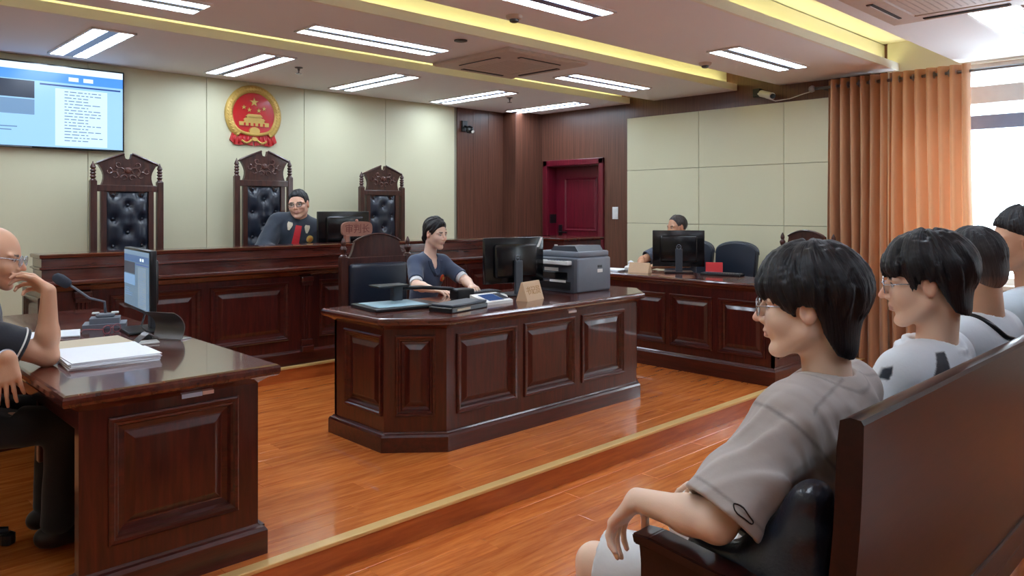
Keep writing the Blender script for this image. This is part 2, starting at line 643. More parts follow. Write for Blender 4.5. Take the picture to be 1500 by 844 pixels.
b = BM(); bbx(b, (XW + 0.02, 6.9, 1.30), (XW + 0.14, 6.912, 1.42), 0.003); obj('strike_box', b, black_plastic, dr)

# ceiling: three slabs hung below a higher ceiling, with lit slots between
b = BM(); bx(b, (XL, YF, 3.02), (XW + WT, YB + 0.15, 3.15)); ce = struct('ceiling', b, cove_paint)
SL = [(5.58, YB), (4.16, 5.225), (2.53, 3.67), (YF, 2.02)]
for y0, y1 in SL:
    b = BM()
    bx(b, (XL, y0 + 0.12 if y0 > YF else y0, CZ), (XW, y1, CZ + 0.20))
    if y0 > YF: bx(b, (XL, y0, CZ), (XW, y0 + 0.12, CZ + 0.015))
    obj('ceiling_slab', b, paint, ce)
for y0, y1 in SL[:3]:
    b = BM(); bx(b, (XL, y0 - 0.015, CZ - 0.002), (XW - 0.01, y0 + 0.012, CZ + 0.066)); obj('cove_lip', b, lip_paint, ce)
    b = BM(); bx(b, (XL, y0 + 0.115, CZ + 0.02), (XW, y0 + 0.122, CZ + 0.25)); obj('cove_back', b, cove_paint, ce)
    b = BM(); bx(b, (XL + 0.1, y0 + 0.035, CZ + 0.016), (XW - 0.1, y0 + 0.055, CZ + 0.03)); obj('cove_light_strip', b, cove_glow, ce)
# ------------------------------------------------------------------ ceiling lamps
def ceiling_lamp(label):
    """recessed twin-tube troffer 1.2 x 0.3, long side on local x, hanging at z=0 (ceiling underside)"""
    t = thing('ceiling_light', label, 'light', (0, 0, 0), 0, 'twin strip lights set into the ceiling')
    L, W = 0.60, 0.15
    b = BM()
    for lo, hi in (((-L, -W, -0.014), (L, -W + 0.016, 0)), ((-L, W - 0.016, -0.014), (L, W, 0)), ((-L, -W, -0.014), (-L + 0.014, W, 0)), ((L - 0.014, -W, -0.014), (L, W, 0))):
        bx(b, lo, hi)
    bx(b, (-L, -W, -0.002), (L, W, 0.0))
    obj('frame', b, white_metal, t)
    b = BM(); bx(b, (-L + 0.014, -0.036, -0.013), (L - 0.014, 0.036, -0.002)); obj('centre_spine', b, louvre_grey, t)
    for s in (-1, 1):
        b = BM(); bbx(b, (-L + 0.016, s * 0.085 - 0.047, -0.009), (L - 0.016, s * 0.085 + 0.047, -0.003), 0.002, 1)
        obj('tube', b, lamp_glow, t)
    b = BM()
    for i in range(1, 14):
        x = -L + i * 2 * L / 14
        for s in (-1, 1):
            bx(b, (x - 0.0025, s * 0.085 - 0.048, -0.013), (x + 0.0025, s * 0.085 + 0.048, -0.009))
    o = obj('louvre', b, white_metal, t)
    o['kind'] = 'stuff'
    return t
lamp_spots = [
    (1.71, 6.40, 90, 'twin strip light on the ceiling over the wall screen'),
    (2.97, 6.40, 90, 'twin strip light on the ceiling just left of the round emblem'),
    (4.27, 6.41, 90, 'twin strip light on the ceiling between the emblem and the dark wood corner'),
    (5.64, 6.47, 90, 'ceiling strip light, second from the corner in the row along the back wall'),
    (6.87, 6.48, 90, 'ceiling strip light nearest the dark wood corner column'),
    (3.23, 4.79, 0, 'long twin strip light beside the air conditioner, on its left'),
    (1.33, 4.79, 0, 'twin strip light at the top left, in the same row as the air conditioner'),
    (5.94, 4.80, 0, 'twin strip light on the ceiling right of the air conditioner'),
    (3.25, 3.16, 0, 'twin strip light at the top middle, cut by the frame above the air conditioner'),
    (5.95, 3.13, 0, 'twin strip light on the ceiling left of the curtain top'),
    (5.95, 1.32, 0, 'nearest twin strip light with clear louvre bars, above the window'),
    (0.6, 3.16, 0, 'twin strip light over the near left desk'), (-0.9, 4.79, 0, 'unseen strip light added for fill near the left wall'),  # the one near the left wall is out of view, added for fill
    (3.25, 1.32, 0, 'unseen strip light added for fill over the front public bench'), (0.6, 1.32, 0, 'unseen strip light added for fill above the camera'),  # out-of-view fixtures, put in because the room needs more light
    (3.25, -0.9, 0, 'unseen strip light added for fill over the rear of the room'), (0.6, -0.9, 0, 'unseen strip light added for fill in the rear left corner'),  # rear pair also unseen, added to light the people from behind the camera
]
lamp0 = None
for x, y, a, lab in lamp_spots:
    if lamp0 is None:
        lamp0 = ceiling_lamp(lab)
        lamp0.location = (x, y, CZ); lamp0.rotation_euler = (0, 0, R(a))
    else:
        dup(lamp0, (x, y, CZ), R(a), lab)

# air conditioner cassettes
def cassette(label):
    t = thing('air_conditioner', label, 'air conditioner', (0, 0, 0), 0, 'ceiling air conditioner cassettes')
    h = 0.475
    b = BM()
    rings = [(h, -0.001), (h, -0.018), (h - 0.02, -0.03), (h - 0.10, -0.036), (0.27, -0.036), (0.262, -0.026)]
    R0 = [[b.verts.new((sx * r, sy * r, z)) for sx, sy in ((-1, -1), (1, -1), (1, 1), (-1, 1))] for r, z in rings]
    for A, B in zip(R0[:-1], R0[1:]):
        for i in range(4):
            j = (i + 1) % 4
            b.faces.new((A[i], A[j], B[j], B[i]))
    obj('panel', b, ac_white, t)
    b = BM(); bbx(b, (-0.258, -0.258, -0.034), (0.258, 0.258, -0.004), 0.008); obj('intake_grille', b, ac_white, t)
    b = BM()
    for i in range(12):
        y = -0.21 + i * 0.038
        bx(b, (-0.21, y, -0.0352), (0.21, y + 0.008, -0.0335))
    o = obj('grille_slots', b, ac_line, t); o['kind'] = 'stuff'
    for k in range(4):
        M = Matrix.Rotation(k * PI / 2, 4, 'Z')
        b = BM(); bx(b, (-0.24, -0.375, -0.042), (0.24, -0.335, -0.034), M); obj('air_slot', b, slot_dark, t)
        b = BM(); bbx(b, (-0.235, -0.372, -0.0475), (0.235, -0.352, -0.042), 0.002, 1, M); obj('flap', b, ac_white, t)
    return t
ac_white = plain('ac_white', (206, 192, 180), 0.5)
ac_line = plain('ac_grille_line', (186, 172, 160), 0.6)
slot_dark = plain('slot_dark', (52, 46, 44), 0.6)
ac = cassette('square ceiling air conditioner in the middle of the ceiling')
ac.location = (4.56, 4.73, CZ)
dup(ac, (4.95, 1.42, CZ), 0, 'square ceiling air conditioner half cut by the top right of the frame')

# sprinklers and smoke detectors
def sprinkler(label):
    t = thing('sprinkler', label, 'sprinkler', (0, 0, 0), 0, 'ceiling sprinklers')
    b = BM(); lathe(b, [(0.035, 0), (0.035, -0.006), (0.012, -0.012), (0.009, -0.03)], seg=12); obj('rose', b, dull_metal, t)
    b = BM(); lathe(b, [(0.006, -0.03), (0.006, -0.052), (0.026, -0.054), (0.026, -0.058)], seg=10); obj('deflector', b, dull_metal, t)
    return t
sp = sprinkler('ceiling sprinkler near the round emblem'); sp.location = (3.35, 6.2, CZ)
dup(sp, (5.99, 6.22, CZ), 0, 'ceiling sprinkler near the dark wood corner')
def detector(label):
    t = thing('smoke_detector', label, 'detector', (0, 0, 0), 0, 'round ceiling smoke detectors')
    b = BM(); lathe(b, [(0.055, 0), (0.055, -0.012), (0.048, -0.022), (0.034, -0.026)], seg=18); obj('base', b, ac_white, t, sharp=40)
    b = BM(); lathe(b, [(0.032, -0.026), (0.030, -0.04), (0.018, -0.046)], seg=16); obj('cap', b, dull_metal, t, sharp=40)
    return t
sd = detector('smoke detector at the top middle of the ceiling'); sd.location = (3.46, 3.55, CZ)
dup(sd, (5.77, 3.55, CZ), 0, 'smoke detector by the lit slot near the dark wall top')
b = BM(); lathe(b, [(0.05, 0), (0.05, -0.008), (0.03, -0.012)], (3.68, 4.35, CZ), 16); tag(obj('ceiling_speaker', b, dull_metal), 'small dark round fitting on the ceiling left of the air conditioner', 'detector')

# ------------------------------------------------------------------ desks
def desk(name, label, poly, z0, z1, top_mat, faces, group=None, top_off=0.07, plinth=0.11):
    """poly: CCW footprint; faces: (index of first corner, [(a0,a1)], zlo, zhi) panels along that edge"""
    t = thing(name, label, 'desk', (sum(p[0] for p in poly) / len(poly), sum(p[1] for p in poly) / len(poly), z0), 0, group)
    inner = offset_poly(poly, -0.022)
    b = BM()
    prism(b, inner, z0, z1 - 0.05)
    n = len(poly)
    H = z1 - 0.05 - z0
    spec = {f[0]: f for f in faces}
    plist = []
    for i in range(n):
        p, q = Vector(poly[i]), Vector(poly[(i + 1) % n])
        U = (q - p).normalized()
        W = (q - p).length
        N = Vector((U.y, -U.x))
        O = (p.x, p.y, z0)
        U3, N3 = (U.x, U.y, 0), (N.x, N.y, 0)
        if i in spec:
            _, xs, lo, hi = spec[i]
            face_frame(b, O, U3, (0, 0, 1), N3, W, H, xs, lo - z0, hi - z0)
            for a0, a1 in xs:
                plist.append(((p.x + U.x * a0, p.y + U.y * a0, lo), U3, N3, a1 - a0, hi - lo))
        else:
            face_frame(b, O, U3, (0, 0, 1), N3, W, H, [], H / 2, H / 2)
    obj('body', b, wood_z, t)
    for O, U3, N3, w, h in plist:
        panel(t, O, U3, (0, 0, 1), N3, w, h)
    b = BM()
    sweep_poly(b, poly, [(0.028, z0), (0.028, z0 + plinth - 0.025), (0.022, z0 + plinth - 0.012), (0.012, z0 + plinth - 0.008), (0.006, z0 + plinth), (0.0, z0 + plinth)], cap=False)
    obj('plinth', b, wood_x if len(poly) > 4 else wood_y, t)
    b = BM()
    o = top_off
    sweep_poly(b, poly, [(0.0, z1 - 0.07), (0.012, z1 - 0.062), (0.03, z1 - 0.05), (0.04, z1 - 0.045), (o - 0.012, z1 - 0.044), (o - 0.004, z1 - 0.038), (o, z1 - 0.028), (o, z1 - 0.014), (o - 0.005, z1 - 0.004), (o - 0.014, z1)])
    obj('top', b, top_mat, t)
    return t

TZ = 0.875
# clerk's desk in the middle of the dais
CP = [(2.475, 3.60), (2.745, 3.37), (4.54, 3.37), (4.74, 3.57), (4.74, 4.13), (2.475, 4.13)]
clerk_desk = desk('clerk_desk', 'panelled mahogany desk with cut corners standing free in the middle of the dais', CP, S, 0.88, top_x, [
    (0, [(0.075, 0.28)], 0.325, 0.762),
    (1, [(0.085, 0.545), (0.635, 1.095), (1.185, 1.635)], 0.325, 0.762),
    (5, [(0.13, 0.50)], 0.325, 0.762),
    (2, [(0.06, 0.22)], 0.325, 0.762)], top_off=0.06)
# right-hand party's desk
RP = [(5.55, 2.81), (6.02, 2.81), (6.02, 4.98), (5.55, 4.98)]
right_desk = desk('party_desk', 'long panelled mahogany desk in front of the cream panelled side wall', RP, S, 0.905, top_y, [
    (3, [(0.08, 0.42), (0.48, 0.78), (0.83, 1.16), (1.23, 1.62), (1.70, 2.09)], 0.33, 0.75),
    (0, [(0.08, 0.39)], 0.33, 0.75)], top_off=0.05, plinth=0.14)
# left-hand party's desk: end panel, front and top only, open on the sitter's side
t = thing('witness_desk', 'near mahogany desk at the left edge, with papers and a monitor on it', 'desk', (1.1, 4.0, S))
LX0, LX1, LY0, LY1 = 0.74, 1.385, 2.895, 5.15
b = BM()
bx(b, (LX0, LY0 + 0.022, S), (LX1 - 0.051, LY0 + 0.05, TZ - 0.05))
face_frame(b, (LX0, LY0, S), (1, 0, 0), (0, 0, 1), (0, -1, 0), LX1 - LX0, TZ - 0.05 - S, [(0.105, 0.55)], 0.21, 0.635)
obj('end_panel', b, wood_z, t)
panel(t, (LX0 + 0.105, LY0, S + 0.21), (1, 0, 0), (0, 0, 1), (0, -1, 0), 0.445, 0.425, fr=0.045)
b = BM(); bx(b, (LX1 - 0.05, LY0 + 0.023, S), (LX1 - 0.02, LY1, TZ - 0.05)); bx(b, (LX1 - 0.0215, LY0 + 0.023, S), (LX1, LY1, TZ - 0.05)); obj('front_panel', b, wood_z, t)
b = BM(); bx(b, (LX0, LY1 - 0.04, S), (LX1, LY1, TZ - 0.05)); obj('end_panel', b, wood_z, t)
b = BM(); bbx(b, (LX0 + 0.03, LY0 + 0.05, 0.70), (LX0 + 0.06, LY1 - 0.04, 0.77), 0.006); bbx(b, (LX0 + 0.03, LY0 + 0.7, 0.45), (LX0 + 0.07, LY0 + 0.74, 0.72), 0.006); obj('apron_rail', b, wood_y, t)
b = BM()
sweep_poly(b, [(LX0, LY0), (LX1, LY0), (LX1, LY0 + 0.05), (LX0, LY0 + 0.05)], [(0.028, S), (0.028, S + 0.095), (0.02, S + 0.108), (0.008, S + 0.112), (0.0, S + 0.12)], cap=False)
obj('plinth', b, wood_x, t)
b = BM(); bx(b, (LX1, LY0, S), (LX1 + 0.028, LY1, S + 0.11)); obj('plinth', b, wood_y, t)
b = BM()
o_ = 0.065
sweep_poly(b, [(LX0, LY0), (LX1, LY0), (LX1, LY1), (LX0, LY1)], [(0.0, TZ - 0.075), (0.012, TZ - 0.066), (0.03, TZ - 0.052), (0.04, TZ - 0.047), (o_ - 0.012, TZ - 0.046), (o_ - 0.004, TZ - 0.04), (o_, TZ - 0.03), (o_, TZ - 0.014), (o_ - 0.005, TZ - 0.004), (o_ - 0.014, TZ)])
obj('top', b, top_y, t)
witness_desk = t
# stickers on the desk fronts
t = thing('label_strip', 'pale blue and pinkish adhesive strip on the end of the near left desk', 'label', (1.14, LY0 - 0.001, 0.80))
b = BM(); bbx(b, (1.085, LY0 - 0.0032, 0.786), (1.162, LY0 - 0.0002, 0.813), 0.001, 1); obj('blue_part', b, plain('pale_blue_tape', (196, 220, 248), 0.6), t)
b = BM(); bbx(b, (1.163, LY0 - 0.0032, 0.788), (1.206, LY0 - 0.0002, 0.814), 0.001, 1); obj('pink_part', b, plain('pale_pink_tape', (248, 222, 214), 0.6), t)
b = BM(); bbx(b, (3.79, 3.366, 0.798), (3.87, 3.3698, 0.816), 0.001, 1)
tag(obj('label_strip', b, paper), 'white adhesive strip under the printer on the middle desk front', 'label')

# ------------------------------------------------------------------ judges' bench
t = thing('judges_bench', 'long raised mahogany judges bench across the back of the room', 'bench', (3.5, 5.9, JS))
BX0, BX1, BY0, BY1 = 1.24, 6.05, 5.63, 6.25
BT = 1.20
b = BM(); bx(b, (BX0 + 0.022, BY0 + 0.022, JS), (BX1, BY1, 0.98)); bx(b, (BX0 + 0.03, BY0 - 0.015, 0.98), (BX1, BY0 + 0.19, BT - 0.03))
face_frame(b, (BX0, BY0, JS), (1, 0, 0), (0, 0, 1), (0, -1, 0), BX1 - BX0, 0.98 - JS, [(0.40, 1.00), (1.09, 1.70), (2.0, 2.62), (2.72, 3.34), (3.66, 4.3)], 0.22, 0.665)
face_frame(b, (BX0, BY1, JS), (0, -1, 0), (0, 0, 1), (-1, 0, 0), BY1 - BY0, 0.98 - JS, [(0.1, 0.5)], 0.22, 0.665)
obj('body', b, wood_z, t)
for x0, x1 in ((0.40, 1.00), (1.09, 1.70), (2.0, 2.62), (2.72, 3.34), (3.66, 4.3)):
    panel(t, (BX0 + x0, BY0, JS + 0.22), (1, 0, 0), (0, 0, 1), (0, -1, 0), x1 - x0, 0.445, fr=0.05)
panel(t, (BX0, BY1 - 0.1, JS + 0.22), (0, -1, 0), (0, 0, 1), (-1, 0, 0), 0.4, 0.445)
BPOLY = [(BX0, BY0), (BX1, BY0), (BX1, BY1), (BX0, BY1)]
b = BM(); sweep_poly(b, BPOLY, [(0.0, 0.945), (0.012, 0.955), (0.03, 0.985), (0.06, 0.998), (0.085, 1.0), (0.092, 1.008), (0.092, 1.02), (0.085, 1.028), (0.02, 1.03)], cap=True); obj('ledge', b, top_x, t)
UPOLY = [(BX0, BY0), (BX1, BY0), (BX1, BY0 + 0.19), (BX0, BY0 + 0.19)]
b = BM(); sweep_poly(b, UPOLY, [(0.02, 1.03), (0.02, 1.095), (0.026, 1.10), (0.036, 1.104), (0.036, 1.114), (0.022, 1.118), (0.022, BT - 0.03), (0.034, BT - 0.024), (0.036, BT - 0.006), (0.03, BT)], cap=True); obj('top', b, top_x, t)
b = BM(); sweep_poly(b, BPOLY, [(0.02, JS), (0.02, JS + 0.10), (0.014, JS + 0.112), (0.004, JS + 0.118), (0.0, JS + 0.12)], cap=False); obj('plinth', b, wood_x, t)
for xc in (1.46, 3.105, 4.76):
    b = BM()
    for dx in (-0.024, 0.0, 0.024):
        bbx(b, (xc + dx - 0.010, BY0 - 0.018, JS + 0.20), (xc + dx + 0.010, BY0, 0.90), 0.004)
    bx(b, (xc - 0.04, BY0 - 0.008, JS + 0.2), (xc + 0.04, BY0, 0.9))
    p = obj('pilaster', b, wood_z, t)
    b = BM(); bbx(b, (xc - 0.055, BY0 - 0.035, 0.90), (xc + 0.055, BY0, 0.945), 0.008); bbx(b, (xc - 0.048, BY0 - 0.026, 0.87), (xc + 0.048, BY0, 0.90), 0.006); obj('capital', b, wood_x, p)
    b = BM(); bbx(b, (xc - 0.055, BY0 - 0.045, JS + 0.10), (xc + 0.055, BY0, JS + 0.15), 0.008); bbx(b, (xc - 0.048, BY0 - 0.03, JS + 0.15), (xc + 0.048, BY0, JS + 0.2), 0.006); obj('foot_block', b, wood_x, p)
# forward wing at the right-hand end
b = BM()
bx(b, (5.62, 5.06, S), (6.2, BY0 + 0.05, 1.17))
obj('wing', b, wood_y, t)
b = BM(); sweep_poly(b, [(5.62, 5.06), (6.2, 5.06), (6.2, 5.7), (5.62, 5.7)], [(0.0, 1.165), (0.02, 1.172), (0.026, 1.19), (0.02, BT)], cap=True); obj('wing_top', b, top_y, t)
b = BM(); bbx(b, (5.60, 5.06, 1.03), (5.621, 5.63, 1.06), 0.006); bbx(b, (5.60, 5.06, 0.90), (5.621, 5.63, 0.93), 0.006); obj('wing_moulding', b, wood_y, t)
b = BM(); bbx(b, (5.612, 5.14, 1.10), (5.6205, 5.18, 1.135), 0.003); obj('socket', b, white_plastic, t)

# ------------------------------------------------------------------ judges' chairs
def lerp_poly(P, n=6):
    return P
def finial_prof(z0, h, r):
    return [(r * 0.9, z0), (r, z0 + 0.02 * h), (r * 0.6, z0 + 0.10 * h), (r * 0.95, z0 + 0.2 * h), (r * 0.6, z0 + 0.28 * h), (r * 0.95, z0 + 0.36 * h), (r * 0.6, z0 + 0.44 * h), (r * 0.95, z0 + 0.52 * h), (r * 0.55, z0 + 0.60 * h), (r * 0.9, z0 + 0.68 * h), (r * 0.7, z0 + 0.78 * h), (r * 0.25, z0 + 0.92 * h), (r * 0.1, z0 + h)]

def tufted(bm, w, z0, z1, y, buttons, nx=20, nz=36, puff=0.035):
    grid = []
    for j in range(nz + 1):
        row = []
        for i in range(nx + 1):
            u, v = i / nx, j / nz
            x = (u - 0.5) * w
            z = z0 + v * (z1 - z0)
            edge = min(1.0, 4.5 * min(u, 1 - u) * 1.0, 7 * min(v, 1 - v))
            d = puff * (edge ** 0.5)
            for bx_, bz_ in buttons:
                r2 = ((x - bx_) ** 2 + (z - bz_) ** 2) / (0.035 ** 2)
                d -= 0.030 * math.exp(-r2)
            for k, (ax, az) in enumerate(buttons):
                for cx_, cz_ in buttons[k + 1:]:
                    L = math.hypot(cx_ - ax, cz_ - az)
                    if 0.02 < L < 0.26:
                        tt = max(0, min(1, ((x - ax) * (cx_ - ax) + (z - az) * (cz_ - az)) / L / L))
                        q = math.hypot(x - ax - tt * (cx_ - ax), z - az - tt * (cz_ - az))
                        d -= 0.005 * math.exp(-(q / 0.014) ** 2)
            row.append(bm.verts.new((x, y - d, z)))
        grid.append(row)
    for j in range(nz):
        for i in range(nx):
            bm.faces.new((grid[j][i], grid[j][i + 1], grid[j + 1][i + 1], grid[j + 1][i]))

def high_chair(label):
    t = thing('judge_chair', label, 'chair', (0, 0, 0), 0, 'tall carved judges chairs')
    # local: faces -y, back plane at y = 0.26
    yb = 0.26
    for s in (-1, 1):
        b = BM()
        bbx(b, (s * 0.265 - 0.026, yb - 0.026, 0), (s * 0.265 + 0.026, yb + 0.026, 1.38), 0.005)
        p = obj('back_post', b, chair_wood, t)
        b = BM(); lathe(b, finial_prof(1.38, 0.16, 0.026), (s * 0.265, yb, 0), 12); obj('finial', b, chair_wood, p, sharp=50)
    b = BM()
    for s in (-1, 1):
        bbx(b, (s * 0.188 - 0.022, yb - 0.022, 0.5), (s * 0.188 + 0.022, yb + 0.022, 1.30), 0.004)
    bbx(b, (-0.24, yb - 0.024, 1.29), (0.24, yb + 0.024, 1.345), 0.005)
    bbx(b, (-0.24, yb - 0.024, 0.46), (0.24, yb + 0.024, 0.52), 0.005)
    obj('back_frame', b, chair_wood, t)
    # crest: broken pediment with concave flanks
    pts = [(-0.205, 1.345)]
    for k in range(7):
        a = k / 6
        pts.append((-0.205 + 0.026 * math.sin(PI * a) - 0.022 * a, 1.345 + 0.165 * a))
    pts += [(-0.245, 1.515), (-0.245, 1.525), (-0.03, 1.612), (-0.024, 1.585), (-0.02, 1.572), (0.0, 1.564), (0.02, 1.572), (0.024, 1.585), (0.03, 1.612), (0.245, 1.525), (0.245, 1.515)]
    for k in range(6, -1, -1):
        a = k / 6
        pts.append((0.205 - 0.026 * math.sin(PI * a) + 0.022 * a, 1.345 + 0.165 * a))
    pts.append((0.205, 1.345))
    Mx = Matrix.Translation((0, yb, 0)) @ Matrix(((1, 0, 0, 0), (0, 0, -1, 0), (0, 1, 0, 0), (0, 0, 0, 1)))
    b = BM(); prism(b, pts, -0.02, 0.02, Mx); crest = obj('crest', b, chair_wood, t)
    b = BM()
    for s in (-1, 1):
        tube(b, [(s * 0.245, yb - 0.024, 1.525), (s * 0.14, yb - 0.026, 1.570), (s * 0.032, yb - 0.024, 1.612)], 0.010, 6)
    obj('pediment_moulding', b, chair_wood, crest)
    b = BM()
    for s in (-1, 1):
        for (cx_, cz_, r0, a0, a1) in ((0.055, 1.46, 0.042, -60, 250), (0.105, 1.425, 0.036, 30, 330), (0.075, 1.515, 0.026, -90, 200), (0.15, 1.46, 0.028, 100, 400), (0.03, 1.405, 0.028, 10, 300)):
            P = []
            for k in range(13):
                a = R(a0 + (a1 - a0) * k / 12)
                r = r0 * (1 - 0.55 * k / 12)
                P.append((s * (cx_ + r * math.cos(a)), yb - 0.023, cz_ + r * math.sin(a)))
            tube(b, P, [0.008 - 0.004 * k / 12 for k in range(13)], 6)
    lathe(b, [(0.03, 0), (0.026, 0.008), (0.012, 0.014)], (0, 0, 0), 12, Matrix.Translation((0, yb - 0.02, 1.47)) @ Matrix.Rotation(R(90), 4, 'X'))
    obj('carving', b, carve_wood, crest)
    b = BM()
    bt = []
    rows = [0.60, 0.715, 0.83, 0.945, 1.06, 1.175]
    for k, z in enumerate(rows):
        bt += [(0, z)] if k % 2 == 1 else [(-0.115, z), (0.115, z)]
    bt += [(-0.115, 1.262), (0.115, 1.262)]
    tufted(b, 0.335, 0.52, 1.29, yb - 0.004, bt)
    pad = obj('back_pad', b, leather, t, smooth=True)
    for x_, z_ in bt:
        b = BM(); lathe(b, [(0.012, 0), (0.012, 0.004), (0.006, 0.008)], (0, 0, 0), 10, Matrix.Translation((x_, yb - 0.010, z_)) @ Matrix.Rotation(R(90), 4, 'X')); obj('button', b, leather, pad, smooth=True)
    b = BM(); bx(b, (-0.168, yb + 0.004, 0.52), (0.168, yb + 0.014, 1.29)); obj('back_board', b, chair_wood, t)
    b = BM(); bbx(b, (-0.25, -0.25, 0.36), (0.25, yb - 0.02, 0.43), 0.006); obj('seat_frame', b, chair_wood, t)
    b = BM(); bbx(b, (-0.23, -0.235, 0.43), (0.23, yb - 0.03, 0.50), 0.025, 3); obj('seat', b, leather, t, smooth=True)
    for s in (-1, 1):
        b = BM(); bbx(b, (s * 0.245 - 0.025, -0.25, 0), (s * 0.245 + 0.025, -0.20, 0.66), 0.005); obj('front_leg', b, chair_wood, t)
        b = BM(); bbx(b, (s * 0.255 - 0.032, -0.28, 0.66), (s * 0.255 + 0.032, yb - 0.02, 0.70), 0.01); obj('armrest', b, chair_wood, t)
    return t
carve_wood = plain('carved_wood', (84, 46, 36), 0.35, coat=0.3)
jc = high_chair('tall carved judge chair with black tufted back, below the wall screen')
jc.location = (2.14, 6.66, 0.35)
jc.scale = (1, 1, 1)
dup(jc, (3.375, 6.70, 0.35), R(-3), 'tall carved judge chair behind the seated judge, under the emblem', scale=(1.0, 1, 1.055))
dup(jc, (4.77, 6.70, 0.35), R(2), 'tall carved judge chair behind the black monitor, farthest right of the three', scale=(1.02, 1, 1.0))

# lower carved chairs
def low_chair(label):
    t = thing('wooden_chair', label, 'chair', (0, 0, 0), 0, 'wooden chairs with arched crest and turned finials')
    yb = 0.26
    for s in (-1, 1):
        b = BM(); bbx(b, (s * 0.29 - 0.03, yb - 0.03, 0), (s * 0.29 + 0.03, yb + 0.03, 1.0), 0.005); p = obj('back_post', b, chair_wood, t)
        b = BM(); lathe(b, [(0.026, 1.0), (0.03, 1.008), (0.014, 1.02), (0.026, 1.05), (0.028, 1.065), (0.014, 1.085), (0.02, 1.10), (0.018, 1.12), (0.004, 1.15)], (s * 0.29, yb, 0), 12); obj('finial', b, chair_wood, p, sharp=50)
    pts = [(-0.25, 0.99)]
    for k in range(6):
        a = k / 5
        pts.append((-0.25 + 0.05 * a ** 0.6, 0.99 + 0.12 * a))
    for k in range(13):
        a = -1 + 2 * k / 12
        pts.append((a * 0.20, 1.12 + 0.06 * math.cos(a * PI / 2) ** 0.8))
    for k in range(5, -1, -1):
        a = k / 5
        pts.append((0.25 - 0.05 * a ** 0.6, 0.99 + 0.12 * a))
    Mx = Matrix.Translation((0, yb, 0)) @ Matrix(((1, 0, 0, 0), (0, 0, -1, 0), (0, 1, 0, 0), (0, 0, 0, 1)))
    P2 = []
    for p in pts:
        if not P2 or (abs(p[0] - P2[-1][0]) + abs(p[1] - P2[-1][1])) > 1e-5: P2.append(p)
    b = BM(); prism(b, P2, -0.018, 0.018, Mx)
    crest = obj('crest', b, chair_wood, t)
    b = BM()
    tube(b, [(a * 0.205, yb - 0.022, 1.12 + 0.058 * math.cos(a * PI / 2) ** 0.8) for a in [-1 + 2 * k / 14 for k in range(15)]], 0.008, 6)
    obj('crest_moulding', b, chair_wood, crest)
    b = BM(); bbx(b, (-0.27, yb - 0.024, 0.93), (0.27, yb + 0.024, 0.995), 0.005); obj('back_rail', b, chair_wood, t)
    b = BM(); bbx(b, (-0.27, yb - 0.024, 0.46), (0.27, yb + 0.024, 0.52), 0.005); obj('back_rail', b, chair_wood, t)
    b = BM(); bbx(b, (-0.255, yb - 0.075, 0.50), (0.255, yb + 0.01, 0.945), 0.03, 3); obj('back_pad', b, leather, t, smooth=True)
    b = BM(); bbx(b, (-0.28, -0.25, 0.34), (0.28, yb - 0.02, 0.40), 0.006); obj('seat_frame', b, chair_wood, t)
    b = BM(); bbx(b, (-0.265, -0.24, 0.40), (0.265, yb - 0.07, 0.465), 0.025, 3); obj('seat', b, leather, t, smooth=True)
    for s in (-1, 1):
        b = BM(); bbx(b, (s * 0.27 - 0.025, -0.25, 0), (s * 0.27 + 0.025, -0.2, 0.34), 0.005); obj('front_leg', b, chair_wood, t)
    return t
wc = low_chair('wooden chair with arched crest and black leather back behind the woman')
wc.location = (3.46, 4.92, S)
wc.rotation_euler = (0, 0, R(-6))
dup(wc, (6.62, 3.22, S), R(-106), 'empty wooden chair with arched crest by the curtain, behind the right desk')

# swivel chairs
def swivel_chair(label, rough=None):
    t = thing('office_chair', label, 'chair', (0, 0, 0), 0, 'black padded office chairs')
    b = BM()
    P = []
    for k in range(17):
        a = PI * k / 16
        P.append((0.235 * math.cos(a) * (1 if True else 1), 0.92 + 0.12 * math.sin(a) ** 0.7))
    poly = [(-0.215, 0.5), (0.215, 0.5)] + P
    Mx = Matrix.Translation((0, 0.24, 0)) @ Matrix.Rotation(R(-6), 4, 'X') @ Matrix(((1, 0, 0, 0), (0, 0, -1, 0), (0, 1, 0, 0), (0, 0, 0, 1)))
    tb = bmesh.new(); prism(tb, poly, -0.03, 0.035, Mx)
    bmesh.ops.bevel(tb, geom=[e for e in tb.edges if len(e.link_faces) == 2 and e.calc_face_angle(0) > 1.2], offset=0.016, segments=3, affect='EDGES')
    merge(b, tb)
    obj('backrest', b, leather, t, sharp=50)
    b = BM(); tube(b, [Mx @ Vector((p[0] * 1.0, p[1], -0.0)) for p in P], 0.014, 8); obj('piping', b, slate_plastic, t, smooth=True)
    b = BM(); bbx(b, (-0.24, -0.24, 0.43), (0.24, 0.22, 0.51), 0.03, 3); obj('seat', b, leather, t, smooth=True)
    b = BM(); lathe(b, [(0.03, 0.10), (0.03, 0.43)], seg=12); obj('column', b, grey_metal, t, smooth=False)
    b = BM()
    for k in range(5):
        a = 2 * PI * k / 5
        tube(b, [(0, 0, 0.11), (0.28 * math.cos(a), 0.28 * math.sin(a), 0.06)], [0.025, 0.016], 8)
        lathe(b, [(0.012, 0.0), (0.028, 0.008), (0.028, 0.045), (0.012, 0.055)], (0.28 * math.cos(a), 0.28 * math.sin(a), 0), 10)
    obj('star_base', b, black_plastic, t)
    return t
oc = swivel_chair('black round-backed padded chair next to the man behind the right desk')
oc.location = (6.72, 3.97, S); oc.rotation_euler = (0, 0, R(-90))
dup(oc, (6.80, 4.52, S), R(-90), 'black padded chair under the man behind the right desk')
dup(oc, (0.40, 3.70, S), R(68), 'black padded chair under the bald man at the left edge')

